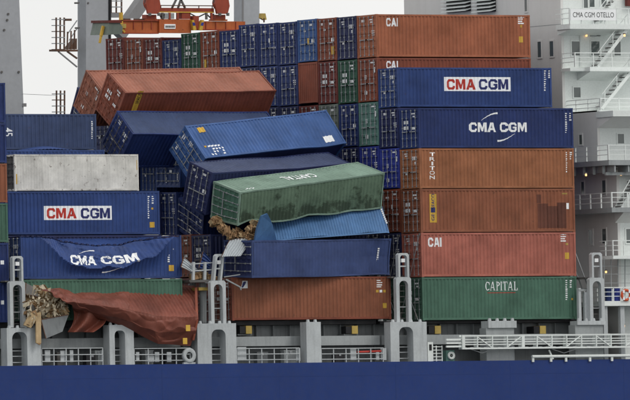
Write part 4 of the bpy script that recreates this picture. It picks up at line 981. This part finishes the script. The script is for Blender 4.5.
# life ring, blue drums
a = at(626, 295, -.96); rows = []
for i in range(21):
    th = 2 * math.pi * i / 20; rows.append([(a.x + math.cos(th) * (.33 + .09 * math.cos(p)), a.y + .09 * math.sin(p), a.z + math.sin(th) * (.33 + .09 * math.cos(p))) for p in [2 * math.pi * k / 8 for k in range(9)]])
t = thing('life_ring', 'orange life ring hung on the low railing at the right edge', 'life ring', a)
part('ring', MB().grid(rows), M['liferaft'], t, True)
for k in range(4):
    th = math.pi / 4 + k * math.pi / 2; q = Vector((a.x + math.cos(th) * .33, a.y, a.z + math.sin(th) * .33)); part('band', MB().box(q.x - .07, q.x + .07, q.y - .11, q.y + .05, q.z - .1, q.z + .1), M['letter_white'], t)
for u, mt, lab in ((608.5, 'navy', 'dark blue drum on the low deck left of the pale box'), (613, 'letter_white', 'white box between blue drum and life ring'), (617, 'cobalt', 'blue drum on the low deck beside the life ring')):
    a = at(u, 301, -.5); q = thing('drum', lab, 'drum', a)
    if mt == 'letter_white': part('body', MB().box(a.x - .2, a.x + .2, a.y, a.y + .3, z7, z7 + .75), M[mt], q); part('lid', MB().box(a.x - .22, a.x + .22, a.y - .02, a.y + .32, z7 + .752, z7 + .8), M[mt], q)
    else:
        part('body', MB().cyl((a.x, a.y, z7), (a.x, a.y, z7 + .8), .22, 12), M[mt], q); part('rim', MB().cyl((a.x, a.y, z7 + .802), (a.x, a.y, z7 + .85), .23, 12), M[mt], q)
a, b = at(627.5, 6, yA - .4), at(634, -6, yA - .4)
solo('funnel_panel', MB().box(a.x, b.x + 3, yA - .4, yA - .1, a.z, b.z), M['dark_red'], 'dark red panel at the top right corner', 'panel', a)

# ------------------------------------------------------------------ quay cranes on the far side (standing upright on the quay)
def atw(u, v, y): return at(u, v, y, I4)
QZ = -10.5; CY = 52.0
t = thing('crane_leg', 'wide tapering grey crane leg at the left edge', 'crane', (atw(10, 100, CY).x, CY, QZ), M_=I4)
c8 = []
for v, ur in ((480, 38), (-60, 16.8)):
    for y in (CY, CY + 2.5):
        for u in (ur - 62, ur):
            p = atw(u, v, CY); c8.append(Vector((p.x, y, max(p.z, QZ) if v > 400 else p.z)))
part('leg', MB().hexa(c8), M['crane'], t)
for u, v in ((8, 14), (7, 20), (18.5, 72), (1.5, 72), (4, 30)): p = atw(u, v, CY); part('bolt', MB().cyl((p.x, CY - .06, p.z), (p.x, CY, p.z), .09, 6), M['steel'], t)
for u, v in ((23.6, 105),): p = atw(u, v, CY + .1); part('bracket', MB().box(p.x - .15, p.x + .15, CY - .05, CY + .3, p.z - .12, p.z + .12), M['crane_dark'], t)
a0 = atw(86, 0, CY); a1 = atw(108.5, 0, CY); zt = atw(86, -60, CY).z
t = thing('crane_leg', 'square grey crane leg behind the tipped red containers', 'crane', (a0.x, CY, QZ), M_=I4)
part('leg', MB().box(a0.x, a1.x, CY, CY + 1.15, QZ, zt), M['crane'], t)
part('cable_tray', MB().box(a1.x + .02, a1.x + .16, CY - .1, CY + .3, atw(0, 40, CY).z, zt), M['black'], t)
for u, v in ((78.5, 3), (88, 3), (79, 28), (107, 30)): p = atw(u, v, CY); part('bolt', MB().cyl((p.x, CY - .05, p.z), (p.x, CY + .5, p.z), .07, 6), M['steel'], t)
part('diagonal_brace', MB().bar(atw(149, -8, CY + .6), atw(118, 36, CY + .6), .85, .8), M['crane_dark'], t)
def cage(label, u0, u1, vt, vp, to=None, cage_w=8, y=CY + .2):
    a = atw(u0, vp, y); t = thing('cage_ladder', label, 'ladder', a, M_=I4); d = Vector((0, .5, 0))
    b = atw(u0 + cage_w, vp, y)
    for x in (a.x, (a.x * .5 + b.x * .5), b.x): part('upright', MB().bar((x, y, a.z), (x, y, atw(u0, vt, y).z), .09), M['rusty'], t)
    z = a.z; ztp = atw(u0, vt, y).z
    k = 0
    while z < ztp: part('hoop', MB().bar((a.x, y - .06, z), (b.x, y - .06, z), .07).bar((b.x, y, z), (b.x, y + .6, z), .06).bar((a.x, y, z), (a.x, y + .6, z), .06), M['rusty'] if k % 3 == 0 else M['galv'], t); z += .42; k += 1
    if to:
        e = atw(to, vp, y); part('platform', MB().box(a.x - .05, e.x, y - .1, y + .9, a.z - .14, a.z), M['rusty'], t)
        part('strut', MB().bar(atw(u0 + 2, vp + 2, y), atw(to, vp + 17.5, y), .09), M['crane_dark'], t); part('strut', MB().bar(atw(u0 + 11, vp + 2, y), atw(to, vp + 9, y), .11), M['rusty'], t)
        for u in (u0 + 11, u0 + 14.5, u0 + 18): part('upright', MB().bar(atw(u, vp, y), atw(u + .4, vp - 15 - (u - u0) * .25, y), .08), M['rusty'], t)
        part('handrail', MB().bar(atw(u0 + 11, vp - 15, y), atw(to, vp - 29, y), .06), M['galv'], t); part('handrail', MB().bar(atw(u0 + 13, vp - 9, y), atw(to, vp - 21, y), .06), M['galv'], t)
        part('stair', MB().prism([atw(u0 + 12, vp - .2, y), atw(to, vp - 11, y), atw(to, vp - .2, y)], (0, .7, 0)), M['rusty'], t)
        part('lamp_arm', MB().bar(atw(u0 + 9, vt + 2.3, y), atw(u0 + 15, vt + 2.3, y), .16), M['rusty'], t)
    return t
cage('rusty caged ladder with platform on the left side of the square crane leg', 56.2, 78, 17.5, 49.5, to=77)
cage('lower caged ladder above the faded navy container', 56.5, 70, 90.5, 118, to=None)
cage('grey caged ladder right of the square crane leg above the spreader', 111, 122, -8, 13, to=None, cage_w=10.5)
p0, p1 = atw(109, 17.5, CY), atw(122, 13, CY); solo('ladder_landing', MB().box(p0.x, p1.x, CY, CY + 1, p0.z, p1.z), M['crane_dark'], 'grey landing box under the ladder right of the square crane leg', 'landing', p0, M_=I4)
solo('cable', MB().bar(atw(22, 94, CY), atw(57, 95.5, CY), .03), M['galv'], 'thin cable across the gap between the two left crane legs', 'cable', atw(22, 94, CY), M_=I4)
a0 = atw(242, 0, CY); a1 = atw(259.5, 0, CY)
t = thing('crane_leg', 'grey crane leg behind the navy doors right of the headblock', 'crane', (a0.x, CY, QZ), M_=I4)
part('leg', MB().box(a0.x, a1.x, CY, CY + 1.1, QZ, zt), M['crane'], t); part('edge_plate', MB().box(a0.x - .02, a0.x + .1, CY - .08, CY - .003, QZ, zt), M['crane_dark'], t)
a = atw(264, 22.5, 24.5); t = thing('hook_lamp', 'small rusty hooked lamp standing on top of the navy containers', 'lamp', a, M_=I4)
part('post', MB().bar(a, a + Vector((0, 0, .3)), .08), M['rusty'], t); part('head', MB().prism([a + Vector((-.25, 0, .3)), a + Vector((-.2, 0, .62)), a + Vector((.12, 0, .62)), a + Vector((.22, 0, .2)), a + Vector((.05, 0, .15))], (0, .3, 0)), M['dirty_yellow'], t)
# spreader and headblock
SY = 31.2
def sx_(u, v): return atw(u, v, SY)
def sbox(name, u0, u1, v0, v1, mat, parent, y0=0, y1=.9):
    a, b = sx_(u0, v1), sx_(u1, v0); return part(name, MB().box(a.x, b.x, SY + y0, SY + y1, a.z, b.z), M[mat], parent)
t = thing('spreader', 'orange container spreader beam hanging above the rear stacks', 'spreader', sx_(173, 33), M_=I4)
sbox('beam', 118, 158, 21, 33, 'spreader', t); sbox('beam', 190, 246, 21.5, 29.5, 'spreader', t, .1, .8); sbox('centre_box', 158.2, 190, 19.3, 33, 'spreader', t, -.15, 1.05)
sbox('flange', 118, 158, 20.2, 21, 'head', t, -.1, 1.0); sbox('flange', 118, 158, 33, 33.7, 'head', t, -.1, 1.0); sbox('flange', 190, 246, 29.5, 30.2, 'head', t, 0, .9)
sbox('plate', 163, 174, 24.2, 28.8, 'letter_white', t, -.2, -.152)
for i in range(6): sbox('marking', 164 + i * 1.6, 165.1 + i * 1.6, 25.6, 27.6, 'steel', t, -.22, -.2)
a = [sx_(103, 35), sx_(118.5, 34), sx_(119, 27), sx_(116, 23), sx_(105.5, 23)]
part('end_housing', MB().prism([Vector((p.x, SY - .5, p.z)) for p in a], (0, 2.2, 0)), M['grey_green'], t)
sbox('end_cap', 104.5, 117.5, 20.5, 22.9, 'dark_red', t, -.6, 1.8)
part('flipper', MB().bar(sx_(103.2, 26), sx_(101, 36), .17).bar(sx_(101, 36), sx_(99.6, 43), .13), M['yellow'], t)
part('flipper', MB().bar(sx_(121, 12.5), sx_(121, 28), .2).bar(sx_(121, 28), sx_(124.5, 32.5), .14), M['yellow'], t)
part('bracket', MB().bar(sx_(118, 26), sx_(125, 26), .3), M['dirty_yellow'], t)
h = thing('headblock', 'orange red headblock with two rope sheaves above the spreader', 'crane headblock', sx_(186, 19), M_=I4)
for u in (151.5, 220.5):
    p = sx_(u, 3); part('sheave', MB().cyl((p.x, SY - .1, p.z), (p.x, SY + .25, p.z), .52, 20), M['head'], h); part('hub', MB().cyl((p.x, SY - .2, p.z), (p.x, SY - .1, p.z), .2, 12), M['steel'], h)
    part('cheek', MB().prism([sx_(u - 5.5, 14) - Vector((0, .3, 0)), sx_(u + 5, 14) - Vector((0, .3, 0)), sx_(u + 7, 6) - Vector((0, .3, 0)), sx_(u + 5, -6) - Vector((0, .3, 0)), sx_(u - 5, -6) - Vector((0, .3, 0)), sx_(u - 7.5, 4) - Vector((0, .3, 0))], (0, .2, 0)), M['head'], h)
    sbox('leg', u - 5, u + 5, 14.8, 19.5, 'head', h, 0, .6); sbox('foot', u - 6.5, u + 7, 19.4, 21, 'spreader', h, 0, .7)
sbox('cross_beam', 158.5, 214, 8.2, 12, 'head', h, 0, .5); sbox('toe_plate', 158.5, 214, 11.9, 12.6, 'yellow', h, -.05, -.01)
sbox('control_cabin', 164, 173.5, 13.2, 18.8, 'frame_grey', h, -.1, .5); sbox('hydraulic_unit', 182, 190.5, 12.7, 19, 'head', h, 0, .5)
for u0, u1 in ((172, 178), (185, 179), (178, 182)): part('rigging_bar', MB().bar(sx_(u0, 8), sx_(u1, -4), .12), M['steel'], h)
for u, s in ((189, 1), (201, -1)):
    part('guide_horn', MB().prism([sx_(u, 20) - Vector((0, .4, 0)), sx_(u + 2 * s, 20) - Vector((0, .4, 0)), sx_(u + 4.5 * s, 30) - Vector((0, .4, 0)), sx_(u + 1.5 * s, 30.5) - Vector((0, .4, 0))], (0, .3, 0)), M['yellow'], h)
    part('stripe', MB().prism([sx_(u + .3 * s, 22.5) - Vector((0, .42, 0)), sx_(u + 2.4 * s, 22.5) - Vector((0, .42, 0)), sx_(u + 3.4 * s, 25.5) - Vector((0, .42, 0)), sx_(u + .9 * s, 25.8) - Vector((0, .42, 0))], (0, .02, 0)), M['cobalt'], h)
for u in (144.8, 158, 213.5, 227.2): part('rope', MB().bar(sx_(u, 3), sx_(u + .6, -30), .05), M['steel'], h)
for u in (161, 168, 176, 205, 210): sbox('hydraulic_cylinder', u, u + 1.6, 12.8, 19.6, 'steel' if u % 2 else 'head', h, -.15, .0)
for u0, u1 in ((158, 165), (190, 205), (206, 214)): part('hose', MB().bar(sx_(u0, 13.5), sx_((u0 + u1) / 2, 17.5), .07).bar(sx_((u0 + u1) / 2, 17.5), sx_(u1, 13.8), .07), M['black'], h)
for u in (146, 155, 216, 224): sbox('lug', u, u + 2.2, 13, 16, 'steel', h, -.42, -.3)
sbox('guard_rail', 160, 212, 5.4, 6.0, 'rusty', h, -.1, -.04)
for u in (160, 172, 184, 198, 211.4): sbox('guard_post', u, u + .6, 5.4, 8.2, 'rusty', h, -.1, -.04)
for u in (133, 142, 151, 206, 216, 226, 236): sbox('stiffener', u, u + .8, 21.8, 29.3, 'head', t, -.05 if u < 160 else .05, -.003 if u < 160 else .097)
sbox('cable_tray', 126, 158, 18.8, 20.1, 'rusty', t, .1, .5); sbox('light', 131, 133, 18.4, 20.1, 'letter_white', t, -.05, .09)
sbox('lock_bar', 192, 197.5, 16, 30, 'head', h, -.2, .3)

# ------------------------------------------------------------------ wreckage
def sheet(name, label, cat, pts, mat, th=.05, M_=HEEL, parts=(), folds=0, amp=.05):
    base = sum((p for p in pts), Vector((0, 0, 0))) / len(pts)
    b = MB()
    if folds:
        rows = []
        for j in range(7):
            s = j / 6; r = []
            for i in range(folds * 4 + 1):
                x = i / (folds * 4); p = pts[0].lerp(pts[1], x).lerp(pts[3].lerp(pts[2], x), s)
                r.append(p + Vector((0, -amp * (1, 1, -1, -1)[i % 4] + .08 * noise.noise(p * 1.5), .06 * noise.noise(p * 1.3 + Vector((5, 0, 0))))))
            rows.append(r)
        b.grid(rows)
    else: b.prism(pts, (0, th, 0))
    t = thing(name, label, cat, base, M_=M_); o = part('sheet', b, M[mat], t)
    if folds: o.modifiers.new('thick', 'SOLIDIFY').thickness = .02
    n = (pts[0] - pts[1]).normalized() * .02
    part('torn_edge', MB().bar(pts[0], pts[1], .06).bar(pts[-1], pts[0], .05), M['rusty'], t, stuff=True)
    return t
sheet('torn_roof_panel', 'silver grey corrugated roof panel torn loose above the side-lying navy doors', 'panel', [at(229.5, 240.5, -.6), at(253.5, 237.5, -.2), at(240, 256, -1.3), at(221.5, 257, -1.5)], 'pale_panel', folds=8, amp=.035)
sheet('hanging_door', 'flat grey panel hanging under the spilled cartons', 'panel', [at(41, 319.5, -1.45), at(68.5, 314.5, -1.2), at(62.5, 331.5, -1.5), at(46, 338.5, -1.7)], 'coam', th=.07)
sheet('torn_sheet', 'pale crumpled sheet lying in the gap right of the dented container', 'panel', [at(181, 267, -.4), at(184, 257.5, .2), at(197, 269, -.2), at(190, 271, -.6)], 'pale_panel', folds=4, amp=.05)
sheet('torn_blue_panel', 'ripped dark blue corrugated panel standing up in the gap', 'panel', [at(199, 268, .0), at(203, 252, .3), at(210, 260, .2), at(209, 271, -.1)], 'blue', folds=5, amp=.05)
sheet('torn_dark_sheet', 'dark grey torn sheet beside the lashing frame above the cartons', 'panel', [at(25, 294, -.9), at(26, 283, -.5), at(34, 287, -.6), at(39, 297, -1.0)], 'steel', th=.05)
def carton(label, p, size, rot, mat, group):
    sx, sy, sz = [s / 2 for s in size]; rm = Euler(rot).to_matrix().to_4x4()
    o = bpy.data.objects.new('carton', None); COL.objects.link(o); o.empty_display_size = .2; o.matrix_world = HEEL @ Matrix.Translation(p) @ rm; tag(o, label, 'carton', group)
    rnd2 = random.Random(hash((round(p.x, 2), round(p.z, 2))))
    b = MB().box(-sx, sx, -sy, sy, -sz, sz)
    for v in b.v: v += Vector([rnd2.uniform(-.13, .13) * s for s in size])
    link('box', b.mesh('box', M[mat]), o)
    f = MB().prism([(-sx, -sy, sz * 1.02), (sx, -sy, sz * 1.02), (sx * 1.1, -sy * 1.7, sz * 1.25), (-sx * .9, -sy * 1.6, sz * 1.35)], (0, .01, .02)); link('flap', f.mesh('flap', M['card' if mat == 'card2' else 'card2']), o)
    f = MB().prism([(sx * 1.02, -sy, -sz), (sx * 1.02, -sy, sz), (sx * 1.5, -sy * 1.3, sz * .9), (sx * 1.45, -sy * 1.2, -sz * .8)], (.02, .01, 0)); link('flap', f.mesh('flap', M[mat]), o)
rnd = random.Random(11); spots = []
def inside(u, v):                                     # outline of the spill
    return 26 + max(0, 306 - v) * .12 < u < 64 and v > 289 + abs(u - 40) * .10 + max(0, u - 48) * .45 and v < (324 if u < 40 else 317 - (u - 40) * .1)
tries = 0
while len(spots) < 72 and tries < 6000:
    u, v = rnd.uniform(25, 66), rnd.uniform(286, 326); tries += 1
    if inside(u, v) and all((u - a) ** 2 + (v - b) ** 2 > 9 for a, b in spots): spots.append((u, v))
for u, v in spots:
    y = -1.3 + .7 * rnd.random() + (320 - v) * .022
    s = rnd.uniform(.24, .55); q = rnd.random()
    carton('battered cardboard carton in the heap spilled at the left end of the crumpled red sheet', at(u, v, y), (s * rnd.uniform(.9, 1.7), s * .8, s * rnd.uniform(.5, 1)), [rnd.uniform(-.9, .9) for _ in range(3)], 'card' if q < .36 else 'cream' if q < .74 else 'card2' if q < .92 else 'steel', 'cartons spilled from the crumpled red container')
rnd = random.Random(12)
path = [(213, 220), (222, 228), (231, 234), (242, 235), (251, 231), (257, 222)]
for i in range(64):
    x = i / 63 * 4.999; k = int(x); f = x - k
    u = path[k][0] * (1 - f) + path[k + 1][0] * f + rnd.uniform(-3, 2); v = path[k][1] * (1 - f) + path[k + 1][1] * f + rnd.uniform(-4, 3) + (8 * rnd.random() if k > 2 else 0)
    carton('crushed brown carton squeezed out under the left end of the green fallen container', at(u, v, .2 + .9 * rnd.random() - .8 * (k > 2)), (rnd.uniform(.2, .5), .3, rnd.uniform(.12, .3)), [rnd.uniform(-.6, .6), rnd.uniform(-.2, .8), rnd.uniform(-.5, .5)], 'card2' if rnd.random() < .45 else 'card', 'cartons squeezed out of the green container')
# shredded packing among the cartons: nobody could count it
rnd = random.Random(31)
def scraps(name, pts, n, mat, s0, s1, yr):
    b = MB()
    for _ in range(n):
        u, v = pts(); p = at(u, v, rnd.uniform(*yr)); r = rnd.uniform(s0, s1); e = Euler([rnd.uniform(-2, 2) for _ in range(3)]).to_matrix()
        q = [e @ Vector((rnd.uniform(-1, 1) * r, rnd.uniform(-1, 1) * r * .3, rnd.uniform(-1, 1) * r * .5)) + p for _ in range(5)]
        b.add(q, [(0, 1, 2), (1, 2, 3), (2, 3, 4)])
    o = link(name, b.mesh(name, M[mat])); o.matrix_world = HEEL.copy(); o['kind'] = 'stuff'; tag(o, {'packing_scraps': 'pale shredded packing scattered through the spilled carton heap', 'cardboard_scraps': 'brown torn cardboard shreds under the green fallen container'}[name], 'packing')
def heap():
    while 1:
        u, v = rnd.uniform(25, 66), rnd.uniform(286, 328)
        if inside(u, v): return u, v
def seam_():
    x = rnd.random() * 4.999; k = int(x); f = x - k
    return path[k][0] * (1 - f) + path[k + 1][0] * f + rnd.uniform(-3, 3), path[k][1] * (1 - f) + path[k + 1][1] * f + rnd.uniform(-5, 4) + (9 * rnd.random() if k > 2 else 0)
scraps('packing_scraps', heap, 150, 'cream', .10, .36, (-1.75, -1.1)); scraps('cardboard_scraps', seam_, 170, 'card2', .10, .42, (-.7, .4))
rnd = random.Random(13)
for i in range(9):
    carton('small torn carton lying on the broken walkway', at(194 + i * 2.2, 279 - rnd.uniform(0, 4), -.3 + rnd.uniform(-.3, .5)), (rnd.uniform(.3, .7), .4, rnd.uniform(.2, .4)), [rnd.uniform(-.4, .4) for _ in range(3)], 'card' if i % 2 else 'card2', 'cartons on the broken walkway')
t = thing('wooden_plank', 'pale plank hanging down beside the left pedestal', 'plank', at(38, 326, -1.6)); part('board', MB().prism([at(36, 313, -1.5), at(41, 312, -1.5), at(41.3, 343, -1.6), at(36.3, 343, -1.6)], (0, .12, 0)), M['card'], t); part('split_end', MB().prism([at(36.4, 343, -1.6), at(41.2, 343, -1.6), at(40, 345, -1.6)], (0, .1, 0)), M['card2'], t)
t = thing('wooden_plank', 'short broad plank slanting across the foot of the left lashing frame', 'plank', at(31, 322, -1.7)); part('board', MB().prism([at(24, 325, -1.5), at(31, 328, -1.5), at(38, 317, -1.6), at(31, 312, -1.6)], (0, .12, 0)), M['card'], t); part('split_end', MB().prism([at(31, 312, -1.61), at(38, 317, -1.61), at(36, 310, -1.61)], (0, .1, 0)), M['card2'], t)
t = thing('bent_strut', 'bent steel struts lying across the end of the red brown container', 'strut', at(232, 282, -.8)); part('strut', MB().bar(at(226, 279.5, -.8), at(240, 287, -.8), .09).bar(at(240, 287, -.8), at(241, 290, -.8), .07), M['frame_grey'], t); part('strut', MB().bar(at(224, 277, -.8), at(240, 274.5, -.8), .06), M['frame_grey'], t)
